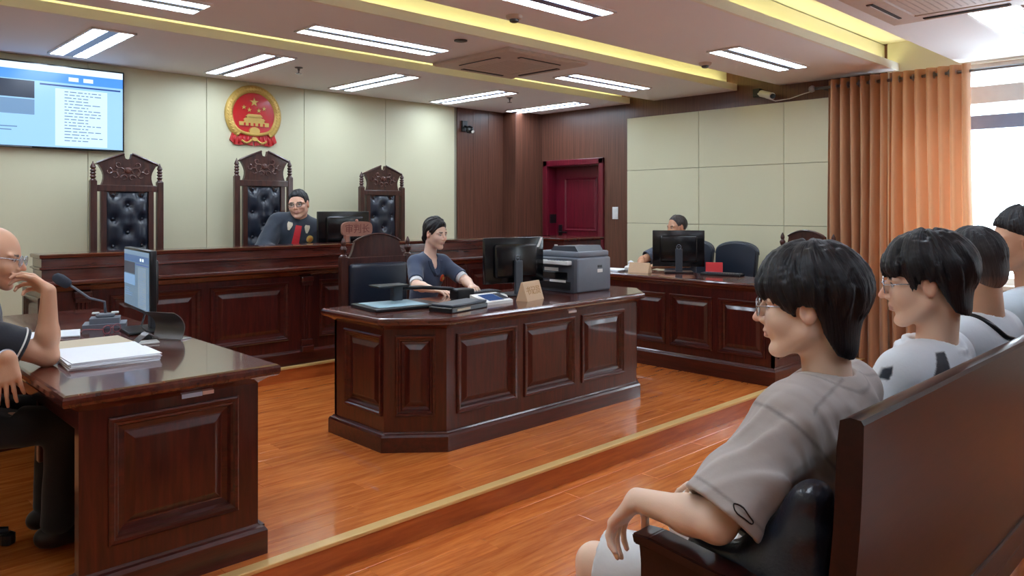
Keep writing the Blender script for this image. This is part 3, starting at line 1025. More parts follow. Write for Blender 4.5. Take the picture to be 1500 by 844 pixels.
# ------------------------------------------------------------------ public bench
t = thing('public_bench', 'long glossy dark wooden public bench with high back, nearest the camera', 'bench', (3.0, 0.9, 0))
PX0, PX1 = 1.395, 4.6
def back_y(z):            # rear face of the reclined back
    return 0.535 + (1.11 - z) * 0.115
b = BM()
nseg = 12
sec = []
for k in range(nseg + 1):
    z = 0.50 + (1.11 - 0.50) * k / nseg
    sec.append((back_y(z) - 0.018 * math.sin(PI * k / nseg), z))
prof = sec + [(0.540, 1.118), (0.560, 1.12), (0.578, 1.112)] + [(y + 0.048, z) for y, z in reversed(sec[:-1])]
x0v = [b.verts.new((PX0, y, z)) for y, z in prof]
x1v = [b.verts.new((PX1, y, z)) for y, z in prof]
for i in range(len(prof)):
    j = (i + 1) % len(prof)
    b.faces.new((x0v[i], x0v[j], x1v[j], x1v[i]))
b.faces.new(x0v); b.faces.new(x1v[::-1])
obj('backrest', b, pew_wood, t, sharp=30)
b = BM(); bbx(b, (PX0 + 0.0, back_y(0.47) - 0.012, 0.44), (PX1, back_y(0.47) + 0.05, 0.515), 0.008); obj('bottom_rail', b, pew_wood, t)
b = BM(); bbx(b, (PX0 + 0.19, 0.655, 0.50), (PX1 - 0.05, 0.69, 0.90), 0.02, 3, Matrix.Translation((0, 0.0, 0)) @ Matrix.Shear('XZ', 4, (0, 0)) )
bmesh.ops.transform(b, matrix=Matrix.Translation((0, 0.70, 0.53)) @ Matrix.Rotation(R(6.6), 4, 'X') @ Matrix.Translation((0, -0.712, -0.53)), verts=b.verts[:]); obj('back_cushion', b, leather, t, smooth=True)
b = BM(); bbx(b, (PX0 + 0.05, 0.70, 0.40), (PX1 - 0.05, 1.18, 0.475), 0.025, 3); obj('seat_cushion', b, leather, t, smooth=True)
b = BM(); bbx(b, (PX0 + 0.03, 0.62, 0.34), (PX1 - 0.03, 1.17, 0.405), 0.008); obj('seat_board', b, pew_wood, t)
for xs in (PX0 + 0.005, PX1 - 0.05):
    b = BM()
    poly = [(0.60, 0.0), (1.03, 0.0), (1.03, 0.70), (1.035, 0.742), (1.0, 0.742), (0.62, 0.705), (0.585, 0.715)]
    M = Matrix(((0, 0, 1, xs), (1, 0, 0, 0), (0, 1, 0, 0), (0, 0, 0, 1)))
    tb = bmesh.new(); prism(tb, poly, 0, 0.045, M)
    bmesh.ops.bevel(tb, geom=tb.edges[:], offset=0.005, segments=2, affect='EDGES')
    merge(b, tb)
    obj('end_panel', b, pew_wood, t)
    b = BM()
    M2 = Matrix(((0, 0, 1, xs - 0.012), (1, 0, 0, 0), (0, 1, 0, 0), (0, 0, 0, 1)))
    tb = bmesh.new(); prism(tb, [(0.62, 0.705), (1.0, 0.742), (1.04, 0.742), (1.045, 0.764), (1.0, 0.768), (0.62, 0.728)], 0, 0.07, M2)
    bmesh.ops.bevel(tb, geom=tb.edges[:], offset=0.004, segments=2, affect='EDGES')
    merge(b, tb)
    obj('armrest', b, pew_wood, t)
pew = t

# ------------------------------------------------------------------ curtains
def curtain(label, y0, y1, ztop, zbot, waves, amp, xc, seed, flare=0.06):
    rnd = random.Random(seed)
    t = thing('curtain', label, 'curtain', (xc, (y0 + y1) / 2, zbot), 0, 'orange curtains on the window rail')
    b = BM()
    n, m = waves * 14, 26
    ph = [rnd.uniform(-0.5, 0.5) for _ in range(6)]
    grid = []
    for j in range(m + 1):
        v = j / m
        z = ztop + (zbot - ztop) * v
        row = []
        for i in range(n + 1):
            u = i / n
            a = 2 * PI * waves * u + 0.5 * math.sin(2 * PI * u * 1.7 + ph[0]) * v + ph[1]
            am = amp * (1 + 0.35 * math.sin(5 * u + ph[2]) * v)
            x = xc + am * math.sin(a) + 0.012 * math.sin(2 * a + ph[3]) * v
            y = y0 + (y1 - y0) * u + 0.02 * math.sin(3 * v + 7 * u + ph[4]) * v + (u - 0.0) * -flare * v * v * (1 if y1 < y0 else -1)
            y += 0.35 * (y1 - y0) / waves / 2 * math.cos(a) * 0.55
            zz = z + (0.006 * math.sin(a) if j == 0 else 0)
            row.append(b.verts.new((x, y, zz)))
        grid.append(row)
    for j in range(m):
        for i in range(n):
            b.faces.new((grid[j][i], grid[j][i + 1], grid[j + 1][i + 1], grid[j + 1][i]))
    o = obj('cloth', b, curtain_mat, t, smooth=True)
    return t
RODZ, RODX = 2.655, 7.2
left_c = curtain('tan orange curtain bunched in narrow folds beside the cream wall panels', 3.10, 2.56, 2.72, 0.03, 6, 0.068, RODX, 3, 0.0)
right_c = curtain('wide orange curtain glowing in front of the window', 2.55, 1.90, 2.72, 0.03, 7, 0.058, RODX, 5, 0.10)
for c, y0, y1, n in ((left_c, 3.06, 2.6, 9), (right_c, 2.51, 1.94, 10)):
    for k in range(n + 1):
        y = y0 + (y1 - y0) * k / n
        b = BM()
        tube(b, [(RODX + 0.027 * math.cos(a), y, RODZ + 0.027 * math.sin(a)) for a in [2 * PI * q / 12 for q in range(12)]], 0.005, 6, closed=True)
        obj('eyelet', b, grey_metal, c, smooth=True)
t = thing('curtain_rod', 'grey metal curtain rod with end knob above the curtains', 'curtain rod', (RODX, 1.0, RODZ))
b = BM(); tube(b, [(RODX, 3.22, RODZ), (RODX, -0.4, RODZ)], 0.014, 10); obj('rod', b, grey_metal, t, smooth=True)
b = BM(); lathe(b, [(0.014, 0), (0.03, 0.015), (0.034, 0.035), (0.024, 0.055), (0.006, 0.065)], seg=12, M=Matrix.Translation((RODX, 3.22, RODZ)) @ Matrix.Rotation(R(-90), 4, 'X')); obj('end_knob', b, grey_metal, t, smooth=True)
for y in (3.15, 1.2):
    b = BM(); bx(b, (RODX, y - 0.01, RODZ - 0.012), (XW, y + 0.01, RODZ + 0.012)); obj('bracket', b, grey_metal, t)
# ------------------------------------------------------------------ screens
def emit_mat(name, rgb, st=1.0):
    m, nt, b = new_mat(name)
    b.inputs['Base Color'].default_value = (0.01, 0.01, 0.01, 1)
    b.inputs['Emission Color'].default_value = lin(rgb) + (1,)
    b.inputs['Emission Strength'].default_value = st
    b.inputs['Roughness'].default_value = 0.25
    return m
sc_page = emit_mat('screen_page', (196, 226, 252), 0.95)
sc_side = emit_mat('screen_side', (150, 200, 248), 0.9)
sc_band = emit_mat('screen_band', (74, 144, 238), 0.95)
sc_white = emit_mat('screen_white', (214, 236, 255), 1.0)
sc_dark = emit_mat('screen_navy', (40, 76, 150), 0.8)
sc_text = emit_mat('screen_text', (96, 132, 176), 0.8)
sc_pic = emit_mat('screen_picture', (44, 56, 78), 0.7)
sc_pic2 = emit_mat('screen_picture_pale', (112, 150, 190), 0.8)

def screen_page_parts(scr, o, U, V, N, w, h, dim=False):
    """court-record page on a screen: bands, thumbnails, page and text rows; o = lower-left corner"""
    o, U, V, N = Vector(o), Vector(U), Vector(V), Vector(N)
    def quad(bm, a, b0, c, d, n):
        bm.faces.new([bm.verts.new(o + U * (x * w) + V * (y * h) + N * n) for x, y in ((a, b0), (c, b0), (c, d), (a, d))])
    def one(name, rects, m, n):
        b = BM()
        for r in rects: quad(b, *r, n)
        return obj(name, b, m, scr)
    k = 2 if dim else 0
    one('top_band', [(0, 0.80, 1, 0.92)], dim_m[1] if dim else sc_band, 0.0006)
    one('title_bar', [(0, 0.92, 1, 1.0)], dim_m[0] if dim else sc_white, 0.0006)
    one('navy_rule', [(0.49, 0.755, 0.985, 0.775)], sc_dark, 0.0008)
    one('page', [(0.58, 0.02, 0.90, 0.73)], dim_m[2] if dim else sc_page, 0.0008)
    one('thumbnail', [(0.0, 0.58, 0.46, 0.79)], sc_pic, 0.0009)
    one('thumbnail', [(0.0, 0.38, 0.46, 0.565)], sc_pic2, 0.0009)
    rnd = random.Random(4)
    rows = []
    for i in range(17):
        y = 0.69 - i * 0.038
        x = 0.635
        end = rnd.choice([0.86, 0.86, 0.78, 0.72, 0.87])
        while x < end:
            L = rnd.uniform(0.012, 0.05)
            rows.append((x, y, min(end, x + L), y + 0.011))
            x += L + 0.009
    for i in range(4):
        rows.append((0.04, 0.30 - i * 0.04, rnd.uniform(0.2, 0.42), 0.312 - i * 0.04))
    q = one('text_rows', rows, sc_text, 0.0012); q['kind'] = 'stuff'
    one('buttons', [(0.66, 0.83, 0.72, 0.88), (0.75, 0.83, 0.81, 0.88)], sc_white, 0.0009)
dim_m = [emit_mat('monitor_title', (110, 140, 168), 0.7), emit_mat('monitor_band', (60, 100, 150), 0.7), emit_mat('monitor_page', (120, 142, 160), 0.7)]
dim_bg = emit_mat('monitor_side', (92, 122, 148), 0.7)

# wall screen
t = thing('wall_television', 'large flat wall screen showing a pale blue court record page', 'television', (1.58, YB - 0.06, 2.01))
TX0, TX1, TZ0, TZ1 = 0.93, 2.205, 1.995, 2.70
b = BM(); bbx(b, (TX0, YB - 0.09, TZ0), (TX1, YB - 0.045, TZ1), 0.004); obj('casing', b, gloss_black, t)
b = BM(); bx(b, (TX0 + 0.3, YB - 0.05, TZ0 + 0.15), (TX1 - 0.3, YB - 0.03, TZ1 - 0.15)); obj('wall_bracket', b, black_plastic, t)
b = BM(); bx(b, (TX0 + 0.012, YB - 0.0915, TZ0 + 0.016), (TX1 - 0.014, YB - 0.0895, TZ1 - 0.012)); scr = obj('screen', b, sc_side, t)
screen_page_parts(scr, (TX0 + 0.012, YB - 0.0915, TZ0 + 0.016), (1, 0, 0), (0, 0, 1), (0, -1, 0), TX1 - TX0 - 0.026, TZ1 - TZ0 - 0.028)
b = BM(); bx(b, (1.25, YB - 0.091, TZ0 + 0.004), (1.5, YB - 0.0895, TZ0 + 0.011)); obj('silver_strip', b, grey_metal, t)

def monitor(label, loc, rz, w, h, lift, on=False, badge=False, tilt=0):
    t = thing('computer_monitor', label, 'monitor', loc, rz)
    A = WM[t].copy()
    T = A @ Matrix.Translation((0, 0, lift)) @ Matrix.Rotation(R(tilt), 4, 'X')
    b = BM(); bbx(b, (-w / 2, -0.02, 0), (w / 2, 0.012, h), 0.005, 2, T)
    tb = bmesh.new(); bbx(tb, (-w * 0.36, 0.0, h * 0.12), (w * 0.36, 0.042, h * 0.86), 0.02, 3, T); merge(b, tb)
    obj('casing', b, gloss_black if not on else black_plastic, t, sharp=40)
    b = BM(); bx(b, (-w / 2 + 0.012, -0.0215, 0.018), (w / 2 - 0.012, -0.0195, h - 0.012), T); scr = obj('screen', b, dim_bg if on else gloss_black, t)
    if on:
        o = T @ Vector((-w / 2 + 0.012, -0.0215, 0.018))
        Q = T.to_3x3()
        screen_page_parts(scr, o, Q @ Vector((1, 0, 0)), Q @ Vector((0, 0, 1)), Q @ Vector((0, -1, 0)), w - 0.024, h - 0.03, True)
    b = BM(); bbx(b, (-0.032, 0.04, 0.01), (0.032, 0.066, lift + h * 0.5), 0.006, 2, A); obj('stand_neck', b, slate_plastic, t)
    b = BM(); bbx(b, (-0.13, -0.08, 0), (0.13, 0.11, 0.014), 0.006, 2, A); obj('stand_foot', b, black_plastic, t)
    if badge:
        b = BM(); tube(b, [T @ Vector((0.02 * math.cos(a), 0.0435, h * 0.55 + 0.02 * math.sin(a))) for a in [2 * PI * k / 16 for k in range(16)]], 0.0025, 6, closed=True)
        bx(b, (-0.010, 0.042, h * 0.55 - 0.003), (0.010, 0.0445, h * 0.55 + 0.003), T)
        obj('round_badge', b, grey_plastic, t)
    return t
monitor('thin monitor on the near left desk showing a court record page', (1.325, 4.08, TZ), R(-95.6), 0.55, 0.315, 0.105, on=True)
cm = monitor('black monitor seen from behind on the middle desk, beside the printer', (3.80, 3.90, 0.88), R(172), 0.52, 0.325, 0.085, badge=True)
b = BM(); prism(b, [(-0.195, 0.335), (-0.215, 0.335), (-0.250, 0.405), (-0.230, 0.405)], 0.0125, 0.0145, WM[cm] @ Matrix(((1, 0, 0, 0), (0, 0, 1, 0), (0, 1, 0, 0), (0, 0, 0, 1)))); obj('white_tag', b, white_plastic, cm)
monitor('black monitor hiding the man behind the right desk', (5.98, 3.96, 0.905), R(128), 0.47, 0.335, 0.055, badge=True)
monitor('black monitor on the judges bench to the right of the judge', (3.70, 6.02, 1.03), R(180), 0.53, 0.32, 0.12)

# ------------------------------------------------------------------ round emblem
EX, EZ, EY = 3.425, 2.435, YB - 0.03
t = thing('wall_emblem', 'round red and gold state emblem with stars and gate on the back wall', 'emblem', (EX, EY, EZ))
FM = Matrix.Translation((EX, EY, EZ)) @ Matrix(((1, 0, 0, 0), (0, 0, -1, 0), (0, 1, 0, 0), (0, 0, 0, 1)))   # local x right, y up, z toward room
b = BM(); prism(b, [(0.222 * math.cos(2 * PI * k / 48), 0.222 * math.sin(2 * PI * k / 48)) for k in range(48)], 0.0, 0.02, FM); obj('red_disc', b, em_red, t)
b = BM()
ring = []
for k in range(61):
    a = R(-52 + 284 * k / 60)
    ring.append(a)
prof = [(0.292, 0.0), (0.296, 0.016), (0.28, 0.034), (0.255, 0.042), (0.232, 0.036), (0.218, 0.024), (0.214, 0.0)]
rows = [[b.verts.new(FM @ Vector((r * math.cos(a), r * math.sin(a), z))) for r, z in prof] for a in ring]
for A_, B_ in zip(rows[:-1], rows[1:]):
    for i in range(len(prof) - 1):
        b.faces.new((A_[i], A_[i + 1], B_[i + 1], B_[i]))
obj('wreath', b, em_gold, t, smooth=True)
b = BM()
for k in range(84):
    a = R(-50 + 280 * (k // 2) / 41)
    r = 0.270 if k % 2 else 0.240
    dirv = a + (PI / 2 if a > PI / 2 else -PI / 2) + (0.5 if (k % 2) == (a > PI / 2) else -0.5)
    p = Vector((r * math.cos(a), r * math.sin(a), 0.036))
    d = Vector((math.cos(dirv), math.sin(dirv), 0.25)) * 0.016
    tube(b, [FM @ (p - d), FM @ (p), FM @ (p + d)], [0.003, 0.0085, 0.003], 6)
o = obj('wheat_grains', b, em_gold, t, smooth=True); o['kind'] = 'stuff'
def star(bm, cx_, cy_, r, rot, z0, z1):
    P = []
    for k in range(10):
        a = rot + PI * k / 5
        q = r if k % 2 == 0 else r * 0.40
        P.append((cx_ + q * math.cos(a), cy_ + q * math.sin(a)))
    prism(bm, P, z0, z1, FM)
for cx_, cy_, r in ((0.0, 0.125, 0.048), (-0.105, 0.068, 0.024), (-0.05, 0.045, 0.024), (0.05, 0.045, 0.024), (0.105, 0.068, 0.024)):
    b = BM(); star(b, cx_, cy_, r, PI / 2, 0.02, 0.03); obj('star', b, em_gold, t)
b = BM()
for x0, x1, y0, y1 in ((-0.155, 0.155, -0.115, -0.075), (-0.105, 0.105, -0.077, -0.055), (-0.075, 0.075, -0.035, -0.02), (-0.07, 0.07, -0.057, -0.03)):
    bx(b, (x0, y0, 0.018), (x1, y1, 0.032), FM)
prism(b, [(-0.115, -0.055), (0.115, -0.055), (0.092, -0.035), (-0.092, -0.035)], 0.018, 0.038, FM)
prism(b, [(-0.09, -0.022), (0.09, -0.022), (0.062, 0.004), (-0.062, 0.004)], 0.018, 0.038, FM)
obj('gate', b, em_gold, t)
for x in (-0.1, -0.05, 0, 0.05, 0.1):
    b = BM(); bx(b, (x - 0.009, -0.115, 0.030), (x + 0.009, -0.085, 0.034), FM); obj('gate_arch', b, em_red, t)
b = BM()
tube(b, [FM @ Vector((0.205 * math.sin(a) * 0.98, -0.115 - 0.085 * math.cos(a), 0.03)) for a in [R(-80 + 160 * k / 16) for k in range(17)]], 0.017, 8)
prof2 = [(0.055 * math.cos(2 * PI * k / 20) , -0.165 + 0.04 * math.sin(2 * PI * k / 20)) for k in range(20)]
prism(b, prof2, 0.02, 0.044, FM)
tube(b, [FM @ Vector((x, -0.265 + 0.02 * math.cos(x * 38), 0.03)) for x in [-0.13 + 0.26 * k / 14 for k in range(15)]], 0.011, 6)
prism(b, [(0.03 * math.cos(2 * PI * k / 16), -0.245 + 0.02 * math.sin(2 * PI * k / 16)) for k in range(16)], 0.02, 0.045, FM)
obj('gear_and_knots', b, em_gold, t, sharp=40)
for s in (-1, 1):
    b = BM()
    P = [(s * 0.01, -0.165), (s * 0.17, -0.11), (s * 0.215, -0.14), (s * 0.222, -0.2), (s * 0.245, -0.265), (s * 0.19, -0.305), (s * 0.155, -0.31), (s * 0.08, -0.30), (s * 0.01, -0.31)]
    if s < 0: P = P[::-1]
    prism(b, P, 0.0, 0.022, FM)
    bmesh.ops.triangulate(b, faces=b.faces[:])
    rib = obj('ribbon', b, em_red, t)
    b = BM()
    for k in range(4):
        x = s * (0.06 + 0.042 * k)
        tube(b, [FM @ Vector((x, -0.20, 0.02)), FM @ Vector((x * 1.06, -0.25, 0.026)), FM @ Vector((x * 1.1, -0.295, 0.02))], [0.006, 0.011, 0.008], 6)
    obj('ribbon_folds', b, em_red, rib, smooth=True)

# ------------------------------------------------------------------ small wall fixtures
t = thing('light_switch', 'white double light switch on the brown wall beside the red door', 'switch', (XW, 5.79, 1.44))
b = BM(); bbx(b, (XW - 0.012, 5.748, 1.365), (XW, 5.832, 1.515), 0.003); obj('plate', b, white_plastic, t)
for z in (1.405, 1.475):
    b = BM(); bbx(b, (XW - 0.018, 5.765, z - 0.028), (XW - 0.011, 5.815, z + 0.028), 0.003); obj('rocker', b, white_plastic, t)
t = thing('wall_camera', 'small black dome camera high on the dark wood beside the cream wall', 'camera', (6.21, YB - 0.05, 2.48))
b = BM(); bbx(b, (6.16, YB - 0.05, 2.46), (6.25, YB - 0.02, 2.60), 0.008); obj('mount', b, black_plastic, t)
b = BM(); tube(b, [(6.205, YB - 0.05, 2.53), (6.205, YB - 0.12, 2.50)], 0.016, 8); obj('arm', b, black_plastic, t)
b = BM(); lathe(b, [(0.012, 0), (0.045, 0.02), (0.05, 0.06), (0.04, 0.09), (0.01, 0.1)], seg=14, M=Matrix.Translation((6.205, YB - 0.14, 2.53)) @ Matrix.Rotation(PI, 4, 'X')); obj('dome', b, black_plastic, t, smooth=True)
b = BM(); lathe(b, [(0.02, 0), (0.02, 0.012), (0.012, 0.015)], seg=12, M=Matrix.Translation((6.215, YB - 0.178, 2.455)) @ Matrix.Rotation(R(110), 4, 'X')); obj('lens_ring', b, white_plastic, t)
t = thing('security_camera', 'white bullet security camera at the top of the brown wall near the curtain', 'camera', (7.3, 3.75, 2.70))
b = BM(); bbx(b, (7.32, 3.86, 2.66), (XW, 3.94, 2.745), 0.006); obj('mount', b, black_plastic, t)
b = BM(); tube(b, [(7.33, 3.88, 2.69), (7.28, 3.82, 2.66), (7.27, 3.78, 2.665)], 0.012, 8); obj('arm', b, white_plastic, t)
b = BM(); tube(b, [(7.30, 3.83, 2.685), (7.20, 3.66, 2.63)], 0.036, 12); obj('body', b, white_plastic, t, sharp=40)
b = BM(); tube(b, [(7.20, 3.66, 2.63), (7.192, 3.646, 2.6255)], 0.026, 12); obj('lens', b, gloss_black, t, sharp=40)
b = BM(); tube(b, [(7.33, 3.80, 2.64), (7.345, 3.70, 2.60), (7.345, 3.55, 2.605), (7.345, 3.40, 2.64), (7.35, 3.3, 2.66)], 0.005, 6); obj('cable', b, white_plastic, t, smooth=True)

# ------------------------------------------------------------------ things on the near left desk
def box_at(bm, cx_, cy_, z0, w, d, h, rz, r=0.002):
    M = Matrix.Translation((cx_, cy_, z0)) @ Matrix.Rotation(R(rz), 4, 'Z')
    bbx(bm, (-w / 2, -d / 2, 0), (w / 2, d / 2, h), r, 1, M)
def sheets(name, label, cx_, cy_, z, w, d, n, rz, m, cat='papers', group=None):
    t = thing(name, label, cat, (cx_, cy_, z), 0, group)
    rnd = random.Random(int(cx_ * 1000 + cy_ * 77))
    for k in range(n):
        b = BM(); box_at(b, cx_ + rnd.uniform(-.006, .006), cy_ + rnd.uniform(-.006, .006), z + k * 0.0042, w, d, 0.004, rz + rnd.uniform(-2.5, 2.5), 0.0004)
        obj('sheet', b, m, t)
    return t
sheets('paper_stack', 'thick stack of white paper at the near edge of the left desk', 0.975, 3.36, TZ, 0.33, 0.22, 7, -4, paper)
sheets('paper_stack', 'thinner stack of white sheets just behind the thick paper stack', 0.985, 3.60, TZ, 0.36, 0.20, 4, -7, paper)
sheets('paper_folder', 'buff paper folder behind the white stacks on the left desk', 1.02, 3.85, TZ, 0.34, 0.25, 2, -2, tan_paper, 'folder')
sheets('paper_stack', 'white sheets lying beside the microphone on the left desk', 0.95, 4.24, TZ, 0.28, 0.22, 2, -14, paper)

t = thing('desk_microphone', 'grey gooseneck microphone with dark foam head on the left desk', 'microphone', (1.24, 4.36, TZ))
M = Matrix.Translation((1.24, 4.36, TZ)) @ Matrix.Rotation(R(-20), 4, 'Z')
b = BM(); tb = bmesh.new(); bx(tb, (-0.10, -0.075, 0), (0.10, 0.075, 0.022), M)
merge(b, tb); tb = bmesh.new(); prism(tb, [(-0.07, -0.05), (0.07, -0.05), (0.07, 0.06), (-0.07, 0.06)], 0.022, 0.05, M); merge(b, tb)
tb = bmesh.new(); bbx(tb, (-0.045, -0.02, 0.05), (0.045, 0.04, 0.07), 0.008, 2, M); merge(b, tb)
obj('base', b, grey_plastic, t)
for s in (-1, 1):
    b = BM(); bbx(b, (s * 0.045 - 0.018, -0.01, 0.068), (s * 0.045 + 0.018, 0.02, 0.078), 0.004, 2, M); obj('button', b, white_plastic, t)
p0 = M @ Vector((0.0, 0.02, 0.07))
P = [p0, p0 + Vector((-0.005, 0.0, 0.06)), Vector((1.17, 4.38, 1.03)), Vector((1.10, 4.40, 1.09)), Vector((1.075, 4.405, 1.11))]
b = BM(); tube(b, P, [0.008, 0.006, 0.006, 0.006, 0.007], 10); obj('gooseneck', b, grey_plastic, t, smooth=True)
b = BM(); q0, q1 = Vector((1.085, 4.40, 1.10)), Vector((1.015, 4.43, 1.155))
tube(b, [q0 + (q1 - q0) * a for a in (0, .08, .25, .6, .9, 1)], [0.012, 0.022, 0.027, 0.029, 0.022, 0.006], 14); obj('foam_head', b, plain('foam', (52, 56, 66), 0.9, bump=0.3, bscale=400), t, smooth=True)

def spectacles(name, label, M, frame_mat, r=0.0016, folded=True, parent=None, lw=0.024, lh=0.019, gap=0.064, temple=0.13, splay=0.006, drop=0.02):
    """glasses; local x right, y forward, z up, bridge at origin; temples run to -y"""
    if parent is None:
        t = thing(name, label, 'glasses', tuple(M.translation))
    else:
        b = BM(); t = None
    b = BM()
    for s in (-1, 1):
        tube(b, [M @ Vector((s * gap / 2 + lw * math.copysign(abs(math.cos(a)) ** 0.8, math.cos(a)), -0.004 * abs(math.cos(a)) * 0, lh * math.copysign(abs(math.sin(a)) ** 0.8, math.sin(a)))) for a in [2 * PI * k / 24 for k in range(24)]], r, 6, closed=True)
        tube(b, [M @ Vector(p) for p in ((s * (gap / 2 + lw), 0, 0.004), (s * (gap / 2 + lw + 0.009), -0.006, 0.005), (s * (gap / 2 + lw + 0.012 + splay * 0.5), -temple * 0.5, 0.004), (s * (gap / 2 + lw + 0.012 + splay), -temple * 0.8, 0.001), (s * (gap / 2 + lw + 0.010 + splay), -temple, -drop))], r * 1.1, 6)
    tube(b, [M @ Vector(p) for p in ((-gap / 2 + lw, 0, 0.004), (-0.004, 0.004, 0.008), (0.004, 0.004, 0.008), (gap / 2 - lw, 0, 0.004))], r, 6)
    o = obj('glasses_frame' if parent is None else 'glasses', b, frame_mat, t if parent is None else parent, smooth=True)
    for s in (-1, 1):
        b = BM()
        vs = [b.verts.new(M @ Vector((s * gap / 2 + lw * 0.98 * math.copysign(abs(math.cos(a)) ** 0.8, math.cos(a)), y_, lh * 0.98 * math.copysign(abs(math.sin(a)) ** 0.8, math.sin(a))))) for y_ in (-0.0008, 0.0008) for a in [2 * PI * k / 24 for k in range(24)]]
        b.faces.new(vs[:24]); b.faces.new(vs[24:][::-1])
        for k in range(24):
            j = (k + 1) % 24
            b.faces.new((vs[k], vs[j], vs[24 + j], vs[24 + k]))
        obj('lens', b, lens_glass, o)
    return t or o
pink_frame = plain('pink_spectacle_frame', (176, 104, 112), 0.3, 0.3)
spectacles('eyeglasses', 'folded pink framed eyeglasses lying by the foot of the left monitor', Matrix.Translation((1.205, 4.13, TZ + 0.02)) @ Matrix.Rotation(R(-150), 4, 'Z'), pink_frame, 0.0022)

# curved sheet-metal sign stand seen from behind, with a small clip rack beside it
t = thing('sign_holder', 'bent grey metal sign holder standing at the right edge of the left desk', 'sign holder', (1.34, 3.72, TZ))
M = Matrix.Translation((1.345, 3.74, TZ)) @ Matrix.Rotation(R(-62), 4, 'Z')
b = BM()
pr_ = []
for k in range(11):
    a = k / 10
    pr_.append((0.055 * math.sin(a * 1.9) - 0.02 - 0.10 * a * a, 0.135 * a ** 0.9))
A_ = [b.verts.new(M @ Vector((-0.085, y, z))) for y, z in pr_]
B_ = [b.verts.new(M @ Vector((0.085, y, z))) for y, z in pr_]
C_ = [b.verts.new(M @ Vector((-0.085, y + 0.006, z + 0.001))) for y, z in pr_]
D_ = [b.verts.new(M @ Vector((0.085, y + 0.006, z + 0.001))) for y, z in pr_]
for i in range(10):
    b.faces.new((A_[i], B_[i], B_[i + 1], A_[i + 1])); b.faces.new((C_[i], C_[i + 1], D_[i + 1], D_[i]))
    b.faces.new((A_[i], A_[i + 1], C_[i + 1], C_[i])); b.faces.new((B_[i], D_[i], D_[i + 1], B_[i + 1]))
b.faces.new((A_[0], C_[0], D_[0], B_[0])); b.faces.new((A_[10], B_[10], D_[10], C_[10]))
obj('curved_plate', b, dull_metal, t, sharp=40)
b = BM(); bbx(b, (-0.085, -0.02, 0), (0.085, 0.05, 0.005), 0.001, 1, M); obj('foot_plate', b, grey_metal, t)
t = thing('cable_clips', 'small silver clip rack with dark plug lying by the sign holder', 'clips', (1.24, 3.72, TZ))
b = BM()
for k in range(6):
    q = Vector((1.175, 3.66 + k * 0.012, TZ + 0.012))
    tube(b, [q, q + Vector((0.045, -0.01, 0.04)), q + Vector((0.09, 0.0, 0.012))], 0.003, 6)
obj('clip_wires', b, grey_metal, t, smooth=True)
b = BM(); box_at(b, 1.215, 3.69, TZ, 0.12, 0.075, 0.01, -10, 0.003); obj('tray', b, white_plastic, t)
b = BM(); box_at(b, 1.255, 3.78, TZ, 0.035, 0.05, 0.035, 20, 0.008); obj('plug', b, black_plastic, t)
b = BM(); tube(b, [(1.262, 3.795, TZ + 0.036), (1.27, 3.90, TZ + 0.05), (1.31, 3.98, TZ + 0.09), (1.34, 4.05, TZ + 0.11), (1.38, 4.10, TZ + 0.06)], 0.005, 6); tag(obj('cable', b, black_plastic, smooth=True), 'black cable rising from the plug to the back of the left monitor', 'cable')

# ------------------------------------------------------------------ things on the middle desk
CZT = 0.88
def plaque(name, label, M, w, h, body, face, letter, txt, size, feet=False):
    t = thing(name, label, 'name plate', tuple(M.translation))
    if feet:
        b = BM()
        P = []
        for k in range(40):
            a = 2 * PI * k / 40
            c, s_ = math.cos(a), math.sin(a)
            P.append((w / 2 * math.copysign(abs(c) ** 0.45, c), h * 0.62 + h * 0.34 * math.copysign(abs(s_) ** 0.6, s_)))
        prism(b, P, -0.012, 0.012, M @ Matrix(((1, 0, 0, 0), (0, 0, -1, 0), (0, 1, 0, 0), (0, 0, 0, 1))))
        obj('board', b, body, t)
        b = BM()
        for s in (-1, 1):
            bbx(b, (s * w * 0.33 - 0.02, -0.02, 0), (s * w * 0.33 + 0.02, 0.02, h * 0.34), 0.005, 2, M)
        lathe(b, [(0.01, 0), (0.014, 0.012), (0.006, 0.022)], (0, 0, h * 0.95), 10, M)
        obj('feet', b, body, t)
        text_mesh(txt, size, letter, 'lettering', M @ face_matrix((0, -0.0125, h * 0.60), (1, 0, 0), (0, 0, 1)), t)
    else:
        b = BM()
        prism(b, [(-0.045, 0), (0.045, 0), (0.006, h), (-0.006, h)], -w / 2, w / 2, M @ Matrix(((0, 0, 1, 0), (1, 0, 0, 0), (0, 1, 0, 0), (0, 0, 0, 1))))
        obj('body', b, body, t)
        n = Vector((0, -h, 0.039)).normalized()
        if txt: text_mesh(txt, size, letter, 'lettering', M @ face_matrix(Vector((0, -0.0255, h * 0.5)) + n * 0.0006, (1, 0, 0), Vector((0, 0.039, h))), t)
    return t
plaque('name_plate', 'tan tent name plate with gold characters in front of the printer', Matrix.Translation((3.66, 3.60, CZT)) @ Matrix.Rotation(R(14), 4, 'Z'), 0.22, 0.125, tan_wood, tan_wood, gold_letter, '\u4e66\u8bb0\u5458', 0.062)
plaque('name_plate', 'reddish wooden name plate on feet standing on the judges bench', Matrix.Translation((3.66, 5.74, BT)), 0.31, 0.19, rose_wood, rose_wood, red_letter, '\u5ba1\u5224\u957f', 0.085, feet=True)
plaque('name_plate', 'pale name plate at the left end of the right desk, beyond the printer', Matrix.Translation((5.74, 4.22, 0.905)) @ Matrix.Rotation(R(-78), 4, 'Z'), 0.20, 0.09, tan_wood, tan_wood, gold_letter, '', 0.05)

